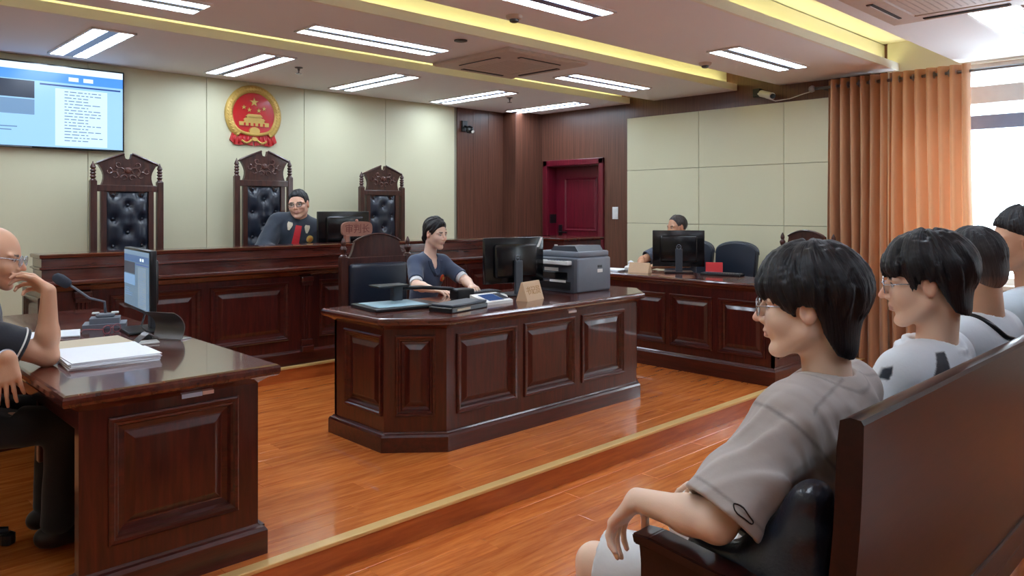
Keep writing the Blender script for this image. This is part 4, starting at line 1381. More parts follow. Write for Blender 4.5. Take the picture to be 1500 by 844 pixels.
t = thing('printer', 'grey and black multifunction printer on the right half of the middle desk', 'printer', (4.34, 3.84, CZT))
PXa, PXb, PYa, PYb = 4.14, 4.56, 3.62, 4.02
b = BM(); bbx(b, (PXa + 0.03, PYa, CZT), (PXb, PYb, CZT + 0.255), 0.018, 3); obj('body', b, grey_plastic, t, sharp=40)
b = BM(); bbx(b, (PXa, PYa + 0.008, CZT), (PXa + 0.12, PYb - 0.008, CZT + 0.25), 0.01, 2); obj('front', b, slate_plastic, t, sharp=40)
b = BM(); bbx(b, (PXa - 0.008, PYa + 0.04, CZT + 0.02), (PXa + 0.02, PYb - 0.04, CZT + 0.085), 0.006); obj('paper_tray', b, black_plastic, t)
b = BM(); bbx(b, (PXa - 0.004, PYa + 0.07, CZT + 0.095), (PXa + 0.01, PYb - 0.07, CZT + 0.15), 0.004); obj('output_slot', b, gloss_black, t)
b = BM(); bbx(b, (PXa - 0.05, PYa + 0.03, CZT + 0.205), (PXa + 0.03, PYb - 0.03, CZT + 0.235), 0.006, 2); obj('control_panel', b, white_plastic, t)
b = BM()
for k in range(6): bx(b, (PXa - 0.045, PYa + 0.06 + k * 0.03, CZT + 0.235), (PXa - 0.02, PYa + 0.08 + k * 0.03, CZT + 0.238))
obj('keys', b, grey_plastic, t)
b = BM(); bbx(b, (PXa + 0.05, PYa + 0.012, CZT + 0.255), (PXb - 0.01, PYb - 0.01, CZT + 0.30), 0.012, 3); obj('scanner_lid', b, grey_plastic, t, sharp=40)
b = BM(); prism(b, [(PYa + 0.03, 0.30), (PYb - 0.1, 0.30), (PYb - 0.13, 0.335), (PYa + 0.06, 0.34)], PXa + 0.07, PXb - 0.06, Matrix(((0, 0, 1, 0), (1, 0, 0, 0), (0, 1, 0, CZT), (0, 0, 0, 1)))); obj('document_feeder', b, slate_plastic, t)
b = BM(); bbx(b, (PXa + 0.26, PYa - 0.003, CZT + 0.175), (PXa + 0.31, PYa + 0.01, CZT + 0.195), 0.003); obj('hand_grip', b, black_plastic, t)
b = BM(); bx(b, (PXa + 0.255, PYa - 0.002, CZT + 0.14), (PXa + 0.315, PYa + 0.001, CZT + 0.165)); obj('rating_label', b, white_plastic, t)
b = BM(); bx(b, (PXa - 0.0095, PYa + 0.08, CZT + 0.092), (PXa - 0.008, PYb - 0.16, CZT + 0.075)); bx(b, (PXa - 0.002, PYa + 0.16, CZT + 0.155), (PXa + 0.0005, PYb - 0.1, CZT + 0.18)); obj('paper_label', b, white_plastic, t)

t = thing('card_reader', 'white slanted signature pad with blue screen on the middle desk', 'card reader', (3.38, 3.68, CZT))
M = Matrix.Translation((3.36, 3.66, CZT)) @ Matrix.Rotation(R(2), 4, 'Z')
b = BM(); prism(b, [(-0.08, 0), (0.08, 0), (0.08, 0.055), (-0.08, 0.018)], -0.12, 0.12, M @ Matrix(((0, 0, 1, 0), (1, 0, 0, 0), (0, 1, 0, 0), (0, 0, 0, 1)))); obj('body', b, white_plastic, t)
MS = M @ Matrix.Translation((0, 0, 0.0365)) @ Matrix.Rotation(math.atan2(0.037, 0.16), 4, 'X')
b = BM(); bx(b, (-0.075, -0.06, 0.0), (0.055, 0.055, 0.002), MS); obj('screen', b, emit_mat('pad_screen', (58, 88, 146), 0.55), t)
b = BM(); bx(b, (0.062, -0.05, 0.0), (0.112, 0.055, 0.003), MS); obj('card_slot', b, slate_plastic, t)

t = thing('document_camera', 'black folding document camera with pale base mat at the left of the middle desk', 'document camera', (2.85, 3.95, CZT))
M = Matrix.Translation((2.80, 3.92, CZT)) @ Matrix.Rotation(R(-8), 4, 'Z')
b = BM(); bbx(b, (-0.24, -0.18, 0.0), (0.24, 0.18, 0.02), 0.006, 2, M); obj('base', b, black_plastic, t)
b = BM(); bbx(b, (-0.20, -0.14, 0.02), (0.14, 0.15, 0.0225), 0.001, 1, M); obj('mat', b, plain('pale_mat', (146, 178, 190), 0.5), t)
b = BM(); bbx(b, (0.03, 0.12, 0.02), (0.10, 0.17, 0.125), 0.006, 2, M); obj('column', b, slate_plastic, t)
b = BM(); bbx(b, (-0.12, 0.03, 0.118), (0.10, 0.175, 0.132), 0.006, 2, M); obj('head', b, black_plastic, t)
b = BM(); tube(b, [M @ Vector(p) for p in ((0.06, 0.15, 0.10), (0.25, 0.14, 0.095), (0.46, 0.12, 0.075), (0.52, 0.10, 0.05))], [0.014, 0.013, 0.012, 0.016], 8); obj('folding_arm', b, black_plastic, t, smooth=True)
b = BM(); bbx(b, (0.46, 0.03, 0.0), (0.60, 0.14, 0.075), 0.012, 2, M); obj('lens_block', b, black_plastic, t)
t = thing('file_tray', 'low black case of papers lying in front of the document camera', 'case', (3.05, 3.70, CZT))
M = Matrix.Translation((3.0, 3.565, CZT)) @ Matrix.Rotation(R(12), 4, 'Z')
b = BM(); bbx(b, (-0.18, -0.09, 0), (0.18, 0.09, 0.03), 0.006, 2, M); obj('lower_case', b, black_plastic, t)
b = BM(); bbx(b, (-0.16, -0.075, 0.03), (0.19, 0.085, 0.045), 0.004, 2, M); obj('upper_case', b, slate_plastic, t)
b = BM(); bx(b, (-0.13, -0.0915, 0.008), (0.0, -0.0895, 0.022), M); obj('label', b, tan_paper, t)
def keyboard(label, M, w=0.42, d=0.14):
    t = thing('keyboard', label, 'keyboard', tuple(M.translation))
    b = BM(); bbx(b, (-w / 2, -d / 2, 0), (w / 2, d / 2, 0.018), 0.004, 2, M); obj('case', b, black_plastic, t)
    b = BM()
    for r in range(5):
        for c in range(15):
            x = -w / 2 + 0.014 + c * (w - 0.028) / 15
            y = -d / 2 + 0.012 + r * (d - 0.024) / 5
            bx(b, (x + 0.002, y + 0.002, 0.018), (x + (w - 0.028) / 15 - 0.002, y + (d - 0.024) / 5 - 0.002, 0.024), M)
    o = obj('keys', b, slate_plastic, t); o['kind'] = 'stuff'
    return t
keyboard('black keyboard under the hands of the woman at the middle desk', Matrix.Translation((3.61, 4.08, CZT)) @ Matrix.Rotation(R(184), 4, 'Z'), 0.38, 0.13)
keyboard('black keyboard in front of the monitor on the right desk', Matrix.Translation((6.0, 3.52, 0.905)) @ Matrix.Rotation(R(100), 4, 'Z'), 0.36, 0.13)
t = thing('computer_mouse', 'pale mouse beside the name plate on the middle desk', 'mouse', (3.62, 3.80, CZT))
b = BM(); lathe(b, [(0.03, 0), (0.032, 0.01), (0.026, 0.024), (0.012, 0.032)], seg=16, M=Matrix.Translation((3.58, 3.79, CZT)) @ Matrix.Diagonal((0.95, 1.5, 1, 1))); obj('shell', b, white_plastic, t, smooth=True)
b = BM(); bbx(b, (3.577, 3.81, CZT + 0.02), (3.583, 3.825, CZT + 0.034), 0.002, 1); obj('wheel', b, slate_plastic, t)

# ------------------------------------------------------------------ things on the right desk
b = BM(); M = Matrix.Translation((6.10, 3.66, 0.905)) @ Matrix.Rotation(R(-60), 4, 'Z') @ Matrix.Rotation(R(-16), 4, 'X'); bbx(b, (-0.075, -0.006, 0.004), (0.075, 0.006, 0.105), 0.002, 1, M)
t = tag(obj('red_booklet', b, red_card), 'red booklet standing beside the monitor on the right desk', 'booklet')
sheets('paper_stack', 'white papers at the far left end of the right desk', 5.72, 4.55, 0.905, 0.22, 0.30, 4, 8, paper)
t = thing('tissue_pack', 'small pale tissue pack by the papers at the far end of the right desk', 'tissue', (5.8, 4.36, 0.905))
b = BM(); box_at(b, 5.80, 4.37, 0.905, 0.1, 0.1, 0.05, 20, 0.012); obj('pack', b, white_plastic, t)
b = BM(); lathe(b, [(0.03, 0.05), (0.022, 0.07), (0.03, 0.085), (0.008, 0.10)], (5.80, 4.37, 0.905), 7); obj('tissue', b, paper, t)
# ------------------------------------------------------------------ people: bodies grown from signed distance fields
def V3(*a): return np.array(a, dtype=float)
def unit(v): return np.asarray(v, float) / np.linalg.norm(v)

class Field:
    def __init__(self, lo, hi, h):
        self.lo = np.array(lo, float); self.h = h
        self.n = np.ceil((np.array(hi) - self.lo) / h).astype(int) + 1
        self.f = np.full(tuple(self.n), 1.0, np.float32)
        self.ax = [(self.lo[i] + h * np.arange(self.n[i])).astype(np.float32) for i in range(3)]
    def win(self, lo, hi, pad):
        a = np.clip(np.floor((np.array(lo) - pad - self.lo) / self.h).astype(int), 0, self.n)
        b = np.clip(np.ceil((np.array(hi) + pad - self.lo) / self.h).astype(int) + 1, 0, self.n)
        if np.any(b <= a): return None
        sl = tuple(slice(p, q) for p, q in zip(a, b))
        return sl, self.ax[0][sl[0]][:, None, None], self.ax[1][sl[1]][None, :, None], self.ax[2][sl[2]][None, None, :]
    def join(self, w, d, k):
        c = self.f[w[0]]
        hh = np.clip(0.5 + 0.5 * (c - d) / k, 0, 1)
        self.f[w[0]] = c * (1 - hh) + d * hh - k * hh * (1 - hh)
    def sub(self, w, d, k):
        c = self.f[w[0]]
        hh = np.clip(0.5 - 0.5 * (c + d) / k, 0, 1)
        self.f[w[0]] = c * (1 - hh) - d * hh + k * hh * (1 - hh)
    def rc(self, a, b, ra, rb, k=0.02, cut=False):
        a, b = np.asarray(a, float), np.asarray(b, float)
        m = max(ra, rb)
        w = self.win(np.minimum(a, b) - m, np.maximum(a, b) + m, k + 3 * self.h)
        if w is None: return
        d = b - a
        L = float(d @ d) + 1e-9
        px, py, pz = w[1] - a[0], w[2] - a[1], w[3] - a[2]
        t = np.clip((px * d[0] + py * d[1] + pz * d[2]) / L, 0, 1)
        q = np.sqrt((px - t * d[0]) ** 2 + (py - t * d[1]) ** 2 + (pz - t * d[2]) ** 2) - (ra + (rb - ra) * t)
        (self.sub if cut else self.join)(w, q, k)
    def el(self, c, r, k=0.02, Rm=None, cut=False):
        c = np.asarray(c, float)
        m = max(r)
        w = self.win(c - m, c + m, k + 3 * self.h)
        if w is None: return
        px, py, pz = w[1] - c[0], w[2] - c[1], w[3] - c[2]
        if Rm is None:
            x, y, z = px, py, pz
        else:
            x = px * Rm[0, 0] + py * Rm[1, 0] + pz * Rm[2, 0]
            y = px * Rm[0, 1] + py * Rm[1, 1] + pz * Rm[2, 1]
            z = px * Rm[0, 2] + py * Rm[1, 2] + pz * Rm[2, 2]
        k0 = np.sqrt((x / r[0]) ** 2 + (y / r[1]) ** 2 + (z / r[2]) ** 2)
        k1 = np.sqrt((x / r[0] ** 2) ** 2 + (y / r[1] ** 2) ** 2 + (z / r[2] ** 2) ** 2) + 1e-6
        q = k0 * (k0 - 1) / k1
        (self.sub if cut else self.join)(w, q, k)
    def plane_cut(self, p, n, rad, k=0.004):
        """remove everything on the n side of the plane through p, inside a ball of radius rad"""
        p, n = np.asarray(p, float), unit(n)
        w = self.win(p - rad, p + rad, 0)
        if w is None: return
        px, py, pz = w[1] - p[0], w[2] - p[1], w[3] - p[2]
        q = np.maximum(-(px * n[0] + py * n[1] + pz * n[2]), np.sqrt(px ** 2 + py ** 2 + pz ** 2) - rad)
        self.sub(w, q, k)
    def wrinkle(self, amp, freq, seed):
        rnd = np.random.RandomState(seed)
        X, Y, Z = self.ax[0][:, None, None], self.ax[1][None, :, None], self.ax[2][None, None, :]
        m = np.abs(self.f) < 0.03
        idx = np.argwhere(m)
        p = self.lo + idx * self.h
        tot = np.zeros(len(p))
        for i in range(5):
            k = rnd.normal(size=3); k /= np.linalg.norm(k)
            k2 = rnd.normal(size=3); k2 /= np.linalg.norm(k2)
            fr = freq * (0.6 + 0.35 * i)
            tot += np.sin(p @ k * fr + 1.8 * np.sin(p @ k2 * fr * 0.45 + i) + rnd.uniform(0, 6)) / (1 + 0.5 * i)
        self.f[m] += (amp * tot / 2.2).astype(np.float32)
    def folds(self, c, rad, dr, wl, amp, seed=0):
        w = self.win(np.asarray(c) - 2 * rad, np.asarray(c) + 2 * rad, 0)
        if w is None: return
        dr = unit(dr); pr = unit(np.cross(dr, [0.3, 0.5, 0.81])); p2 = np.cross(dr, pr)
        x, y, z = w[1] - c[0], w[2] - c[1], w[3] - c[2]
        t = x * dr[0] + y * dr[1] + z * dr[2]
        s_ = x * pr[0] + y * pr[1] + z * pr[2]
        s2 = x * p2[0] + y * p2[1] + z * p2[2]
        g = np.exp(-(x * x + y * y + z * z) / rad ** 2)
        ph = 2 * PI / wl * t + 1.6 * np.sin(s_ * 17 + seed) + 1.1 * np.sin(s2 * 23 + 2 * seed)
        self.f[w[0]] += (amp * g * (np.sin(ph) + 0.35 * np.sin(2 * ph + seed)) * (0.7 + 0.3 * np.sin(s_ * 31 + seed))).astype(np.float32)
    def mesh(self):
        f = self.f
        S_ = f < 0
        c = np.zeros(tuple(self.n - 1), np.int8)
        offs = [(i, j, k) for i in (0, 1) for j in (0, 1) for k in (0, 1)]
        nx, ny, nz = self.n - 1
        for i, j, k in offs:
            c += S_[i:i + nx, j:j + ny, k:k + nz]
        idx = np.argwhere((c > 0) & (c < 8))
        ids = np.full(tuple(self.n - 1), -1, np.int32)
        ids[idx[:, 0], idx[:, 1], idx[:, 2]] = np.arange(len(idx))
        vals = {o: f[idx[:, 0] + o[0], idx[:, 1] + o[1], idx[:, 2] + o[2]] for o in offs}
        pos = np.zeros((len(idx), 3)); cnt = np.zeros(len(idx))
        for o in offs:
            for a in range(3):
                if o[a] == 0:
                    p = list(o); p[a] = 1
                    va, vb = vals[o], vals[tuple(p)]
                    m = (va < 0) != (vb < 0)
                    t = np.where(m, va / (va - vb + 1e-12), 0)
                    q = np.tile(np.array(o, float), (len(idx), 1)); q[:, a] += t
                    pos += q * m[:, None]; cnt += m
        verts = self.lo + (idx + pos / cnt[:, None]) * self.h
        quads = []
        for a in range(3):
            b_, c_ = (a + 1) % 3, (a + 2) % 3
            s0 = [slice(1, -1)] * 3; s1 = [slice(1, -1)] * 3
            s0[a] = slice(0, -1); s1[a] = slice(1, None)
            A, B = S_[tuple(s0)], S_[tuple(s1)]
            e = np.argwhere(A != B)
            if not len(e): continue
            e = e + 1; e[:, a] -= 1
            ins = S_[e[:, 0], e[:, 1], e[:, 2]]
            cols = []
            for db, dc in ((-1, -1), (0, -1), (0, 0), (-1, 0)):
                q = e.copy(); q[:, b_] += db; q[:, c_] += dc
                cols.append(ids[q[:, 0], q[:, 1], q[:, 2]])
            q = np.stack(cols, 1)
            q[~ins] = q[~ins][:, ::-1]
            quads.append(q)
        quads = np.concatenate(quads)
        quads = quads[(quads >= 0).all(1)]
        return verts, quads

def np_obj(name, verts, quads, m, parent, col=None, flow=None):
    me = bpy.data.meshes.new(name)
    n, q = len(verts), len(quads)
    me.vertices.add(n); me.loops.add(q * 4); me.polygons.add(q)
    me.vertices.foreach_set('co', np.asarray(verts, np.float32).ravel())
    me.loops.foreach_set('vertex_index', np.asarray(quads, np.int32).ravel())
    me.polygons.foreach_set('loop_start', np.arange(0, q * 4, 4, dtype=np.int32))
    me.polygons.foreach_set('loop_total', np.full(q, 4, np.int32))
    me.update(calc_edges=True)
    if col is not None:
        at = me.attributes.new('Col', 'FLOAT_COLOR', 'POINT')
        at.data.foreach_set('color', np.concatenate([col, np.ones((n, 1))], 1).astype(np.float32).ravel())
    if flow is not None:
        at = me.attributes.new('Flow', 'FLOAT_VECTOR', 'POINT')
        at.data.foreach_set('vector', flow.astype(np.float32).ravel())
    return link_mesh(name, me, m, parent, True)

def attr_mat(name, rough, bump=0.0, bscale=300, sss=0.0, sheen=0.0, flow=False, spec=0.5):
    m, nt, b = new_mat(name)
    a = node(nt, 'ShaderNodeAttribute', attribute_name='Col')
    nt.links.new(a.outputs['Color'], b.inputs['Base Color'])
    b.inputs['Roughness'].default_value = rough
    b.inputs['Specular IOR Level'].default_value = spec
    if sss:
        b.inputs['Subsurface Weight'].default_value = sss
        b.inputs['Subsurface Radius'].default_value = (0.012, 0.005, 0.003)
        b.inputs['Subsurface Scale'].default_value = 0.5
    if sheen: b.inputs['Sheen Weight'].default_value = sheen
    nz = node(nt, 'ShaderNodeTexNoise')
    nz.inputs['Scale'].default_value = bscale
    nz.inputs['Detail'].default_value = 3
    if flow:
        fl = node(nt, 'ShaderNodeAttribute', attribute_name='Flow')
        nt.links.new(fl.outputs['Vector'], nz.inputs['Vector'])
        mx = node(nt, 'ShaderNodeMix', data_type='RGBA', blend_type='MULTIPLY')
        rp = node(nt, 'ShaderNodeMapRange')
        rp.inputs['From Min'].default_value = 0.3; rp.inputs['From Max'].default_value = 0.75
        rp.inputs['To Min'].default_value = 0.5; rp.inputs['To Max'].default_value = 1.6
        nt.links.new(nz.outputs['Fac'], rp.inputs['Value'])
        mx.inputs[0].default_value = 1.0
        nt.links.new(a.outputs['Color'], mx.inputs[6])
        nt.links.new(rp.outputs[0], mx.inputs[7])
        nt.links.new(mx.outputs[2], b.inputs['Base Color'])
    else:
        tc = node(nt, 'ShaderNodeTexCoord')
        nt.links.new(tc.outputs['Object'], nz.inputs['Vector'])
    if bump:
        bp = node(nt, 'ShaderNodeBump')
        bp.inputs['Strength'].default_value = bump
        bp.inputs['Distance'].default_value = 0.004
        nt.links.new(nz.outputs['Fac'], bp.inputs['Height'])
        nt.links.new(bp.outputs['Normal'], b.inputs['Normal'])
    return m
skin_mat = attr_mat('skin', 0.48, 0.08, 260, 0.12)
cloth_mat = attr_mat('cloth', 0.85, 0.5, 22, 0, 0.2)
hair_mat = attr_mat('hair', 0.46, 0.7, 1.0, flow=True, spec=0.4)
shoe_mat = plain('shoe_leather', (24, 22, 24), 0.4)
thin_metal = plain('spectacle_silver', (190, 192, 200), 0.25, 0.8)
thin_dark = plain('spectacle_dark', (40, 38, 40), 0.3, 0.4)

def rot_frame(fwd, pitch=0.0, roll=0.0):
    """columns right, forward, up; pitch>0 looks up"""
    f = unit(np.array([fwd[0], fwd[1], 0.0]))
    r = np.array([f[1], -f[0], 0.0])
    u = np.array([0, 0, 1.0])
    p = R(pitch)
    f2 = f * math.cos(p) + u * math.sin(p)
    u2 = u * math.cos(p) - f * math.sin(p)
    q = R(roll)
    r2 = r * math.cos(q) + u2 * math.sin(q)
    u3 = u2 * math.cos(q) - r * math.sin(q)
    return np.stack([r2, f2, u3], 1)

class Head:
    def __init__(self, c, fwd, pitch=0, roll=0, s=1.0, wide=1.0):
        self.c = np.array(c, float); self.R = rot_frame(fwd, pitch, roll); self.s = s; self.w = wide
    def __call__(self, x, y, z):
        return self.c + self.R @ (np.array([x * self.w, y, z]) * self.s)
    def local(self, P):
        q = (P - self.c) @ self.R / self.s
        q[:, 0] /= self.w
        return q
    def M(self):
        M = Matrix([list(self.R[i] * self.s) + [self.c[i]] for i in range(3)] + [[0, 0, 0, 1]])
        return M

def grow_head(F, H, nk, neck_r=0.056, female=False):
    s, w, Rm = H.s, H.w, H.R
    def el(c, r, k, cut=False): F.el(H(*c), (r[0] * s * w, r[1] * s, r[2] * s), k * s, Rm, cut)
    def rc(a, b, ra, rb, k): F.rc(H(*a), H(*b), ra * s, rb * s, k * s)
    el((0, -0.016, 0.032), (0.074, 0.094, 0.086), 0.02)
    el((0, 0.018, -0.022), (0.062, 0.068, 0.085), 0.03)
    j = 0.9 if female else 1.0
    for q in (-1, 1):
        rc((q * 0.052 * j, -0.004, -0.055), (q * 0.020 * j, 0.054, -0.099), 0.019, 0.012, 0.03)
        el((q * 0.036, 0.052, -0.030), (0.026, 0.026, 0.026), 0.025)
        el((q * 0.040, 0.066, 0.017), (0.022, 0.012, 0.008), 0.016)
        el((q * 0.0315, 0.083, 0.001), (0.017, 0.014, 0.010), 0.010, True)
        el((q * 0.0315, 0.069, -0.0005), (0.0125, 0.0125, 0.0115), 0.003)
        rc((q * 0.020, 0.081, 0.010), (q * 0.043, 0.074, 0.008), 0.0045, 0.0035, 0.006)
        el((q * 0.0115, 0.090, -0.034), (0.0085, 0.010, 0.0075), 0.007)
        # ear
        e = H.R @ rot_frame((math.sin(0.35 * q), math.cos(0.35 * q)))
        cpos = H(q * 0.076, -0.012, -0.006)
        F.el(cpos, (0.008 * s, 0.020 * s, 0.031 * s), 0.006 * s, e)
        F.el(H(q * 0.084, -0.008, -0.002), (0.006 * s, 0.010 * s, 0.018 * s), 0.004 * s, e, True)
    el((0, 0.067, -0.103), (0.018, 0.016, 0.014), 0.025)
    rc((0, 0.084, 0.010), (0, 0.107, -0.029), 0.0070, 0.0100, 0.010)
    el((0, 0.075, -0.058), (0.024, 0.016, 0.014), 0.018)
    el((0, 0.0880, -0.0575), (0.020, 0.0065, 0.0045), 0.005)
    el((0, 0.0865, -0.0685), (0.018, 0.0070, 0.0055), 0.005)
    el((0, 0.0945, -0.063), (0.021, 0.006, 0.0012), 0.003, True)
    # neck
    F.rc(H(0, -0.034, -0.055), np.asarray(nk) + np.array([0, 0, -0.02]), neck_r * s * 0.98, neck_r * 1.05, 0.018)

def paint_head(P, H, skin, col, lips=(0.55, 0.24, 0.2), brow=(0.03, 0.022, 0.02), stubble=None):
    q = H.local(P)
    x, y, z = np.abs(q[:, 0]), q[:, 1], q[:, 2]
    near = (np.linalg.norm(q, axis=1) < 0.17)
    front = near & (y > 0.045)
    m = front & ((x / 0.022) ** 2 + ((z + 0.063) / 0.0105) ** 2 < 1) & (y > 0.082)
    col[m] = np.array(lips) * 0.6 + col[m] * 0.4
    m = front & (np.abs(z - 0.0185 - 0.05 * (0.03 - x) * (x < 0.03) * 0.3) < 0.0042) & (x > 0.013) & (x < 0.048)
    col[m] = brow
    dx, dz = x - 0.0315, z + 0.0005
    m = front & ((dx / 0.0115) ** 2 + (dz / 0.0050) ** 2 < 1) & (y > 0.068)
    col[m] = (0.72, 0.70, 0.68)
    m2 = m & (dx ** 2 + dz ** 2 < 0.0054 ** 2)
    col[m2] = (0.02, 0.013, 0.01)
    m = front & (np.abs(np.sqrt((dx / 0.0125) ** 2 + (dz / 0.0065) ** 2) - 1) < 0.22) & (dz > 0)
    col[m] = (0.05, 0.03, 0.03)
    red = near & (((x > 0.074) & (np.abs(y + 0.01) < 0.03) & (np.abs(z) < 0.04)) | ((y > 0.095) & (x < 0.012) & (z < -0.015)))
    col[red] = col[red] * np.array([1.0, 0.86, 0.82])
    if stubble is not None:
        zb = np.interp(y, [-0.11, -0.03, 0.02, 0.05], [-0.085, -0.03, 0.0, 0.03])
        zt = np.interp(y, [-0.11, -0.03, 0.03], [0.05, 0.055, 0.06])
        m = near & (z > zb) & (z < zt) & (y < 0.045) & (x > 0.02) & ~red
        col[m] = col[m] * 0.55 + np.array(stubble) * 0.45

def hand(F, wr, d, n, side, curl=(0.5, 0.6, 0.4), s=1.0, thumb=0.5, spread=0.10):
    """wrist, finger direction, palm-facing normal; side=+1: thumb leaves towards cross(d, n)*side"""
    d = unit(d); n = np.asarray(n, float); n = unit(n - d * (n @ d)); t = np.cross(d, n) * side
    wr = np.asarray(wr, float)
    for i in range(4):
        a = wr + d * 0.012 * s + t * (0.013 - 0.010 * i) * s
        off = (0.030 - 0.020 * i)
        ln = (0.088, 0.091, 0.086, 0.078)[i]
        kn = wr + d * ln * s + t * off * s - n * 0.002
        F.rc(a, kn, 0.0145 * s, 0.0115 * s, 0.014 * s)
        dd = unit(d + t * spread * (1.5 - i))
        p = kn
        seg = [(0.042, 0.0092), (0.027, 0.0082), (0.021, 0.0074)]
        L = (0.95, 1.05, 0.98, 0.78)[i]
        ang = 0.0
        for k in range(3):
            ang += curl[k] * (1 + 0.12 * (i - 1.5))
            v = unit(dd * math.cos(ang) + n * math.sin(ang))
            e = p + v * seg[k][0] * L * s
            F.rc(p, e, seg[k][1] * s, (seg[k][1] - 0.0009) * s, 0.003 * s)
            p = e
    b = wr + d * 0.022 * s + t * 0.022 * s + n * 0.006
    v = unit(d * 0.75 + t * 0.75 + n * 0.35)
    m = b + v * 0.040 * s
    F.rc(b, m, 0.0145 * s, 0.0115 * s, 0.012 * s)
    v2 = unit(d * 0.9 + t * (0.55 - thumb * 0.6) + n * (0.3 + thumb * 0.5))
    e = m + v2 * 0.032 * s
    F.rc(m, e, 0.0108 * s, 0.0098 * s, 0.004 * s)
    v3 = unit(d * 0.9 + t * (0.2 - thumb * 0.7) + n * (0.35 + thumb * 0.6))
    F.rc(e, e + v3 * 0.026 * s, 0.0096 * s, 0.008 * s, 0.004 * s)

class Body:
    def __init__(self, pel, nk, face, sw=0.18, s=1.0, bulk=1.0):
        self.pel, self.nk = np.array(pel, float), np.array(nk, float)
        self.u = unit(self.nk - self.pel); self.L = np.linalg.norm(self.nk - self.pel)
        f = np.array([face[0], face[1], 0.0]); f = unit(f - self.u * (f @ self.u))
        self.f = f; self.r = np.cross(f, self.u)
        self.Rm = np.stack([self.r, self.f, self.u], 1)
        self.s, self.bulk, self.sw = s, bulk, sw
        self.sh = {q: self.nk + self.r * q * sw - self.u * 0.065 * s + self.f * 0.012 for q in (-1, 1)}
        self.hip = {q: self.pel + self.r * q * 0.092 * s - self.u * 0.02 + self.f * 0.03 for q in (-1, 1)}
    def torso(self, F, off=0.0, waist=1.0):
        s, b, L = self.s, self.bulk, self.L
        def el(t, fo, r, k=0.05):
            F.el(self.pel + self.u * L * t + self.f * fo, tuple((x * s * (b if i < 2 else 1)) + off for i, x in enumerate(r)), k, self.Rm)
        el(0.02, 0.0, (0.165, 0.125, 0.13))
        el(0.38, 0.005 + 0.02 * (b - 1), (0.150 * waist, 0.112 * waist, 0.17))
        el(0.68, 0.008, (0.158, 0.112, 0.16))
        el(0.84, -0.012, (0.145, 0.085, 0.10))
        for q in (-1, 1):
            F.rc(self.nk + self.r * q * 0.035 * s - self.u * 0.02 - self.f * 0.008, self.sh[q] + self.r * q * -0.02 + self.u * 0.008, 0.040 * s + off, 0.050 * s + off, 0.04)
            F.rc(self.pel + self.u * L * 0.66 + self.r * q * 0.07 * s, self.sh[q] - self.r * q * 0.03, 0.075 * s + off, 0.058 * s + off, 0.05)
    def arm(self, F, q, el, wr, off=0.0, k=0.02):
        s = self.s
        F.rc(self.sh[q], el, 0.050 * s + off, 0.040 * s + off, 0.03)
        F.rc(el, np.asarray(el) + (np.asarray(wr) - el) * 0.35, 0.039 * s + off, 0.040 * s + off, k)
        F.rc(np.asarray(el) + (np.asarray(wr) - el) * 0.3, wr, 0.040 * s + off, 0.026 * s + off, k)
    def leg(self, F, q, kn, an, off=0.0):
        s = self.s
        F.rc(self.hip[q], kn, 0.082 * s + off, 0.056 * s + off, 0.04)
        m = np.asarray(kn) + (np.asarray(an) - kn) * 0.3
        F.rc(kn, m, 0.055 * s + off, 0.054 * s + off, 0.03)
        F.rc(m, an, 0.054 * s + off, 0.038 * s + off, 0.03)

def bounds(pts, pad):
    P = np.array(pts)
    return P.min(0) - pad, P.max(0) + pad

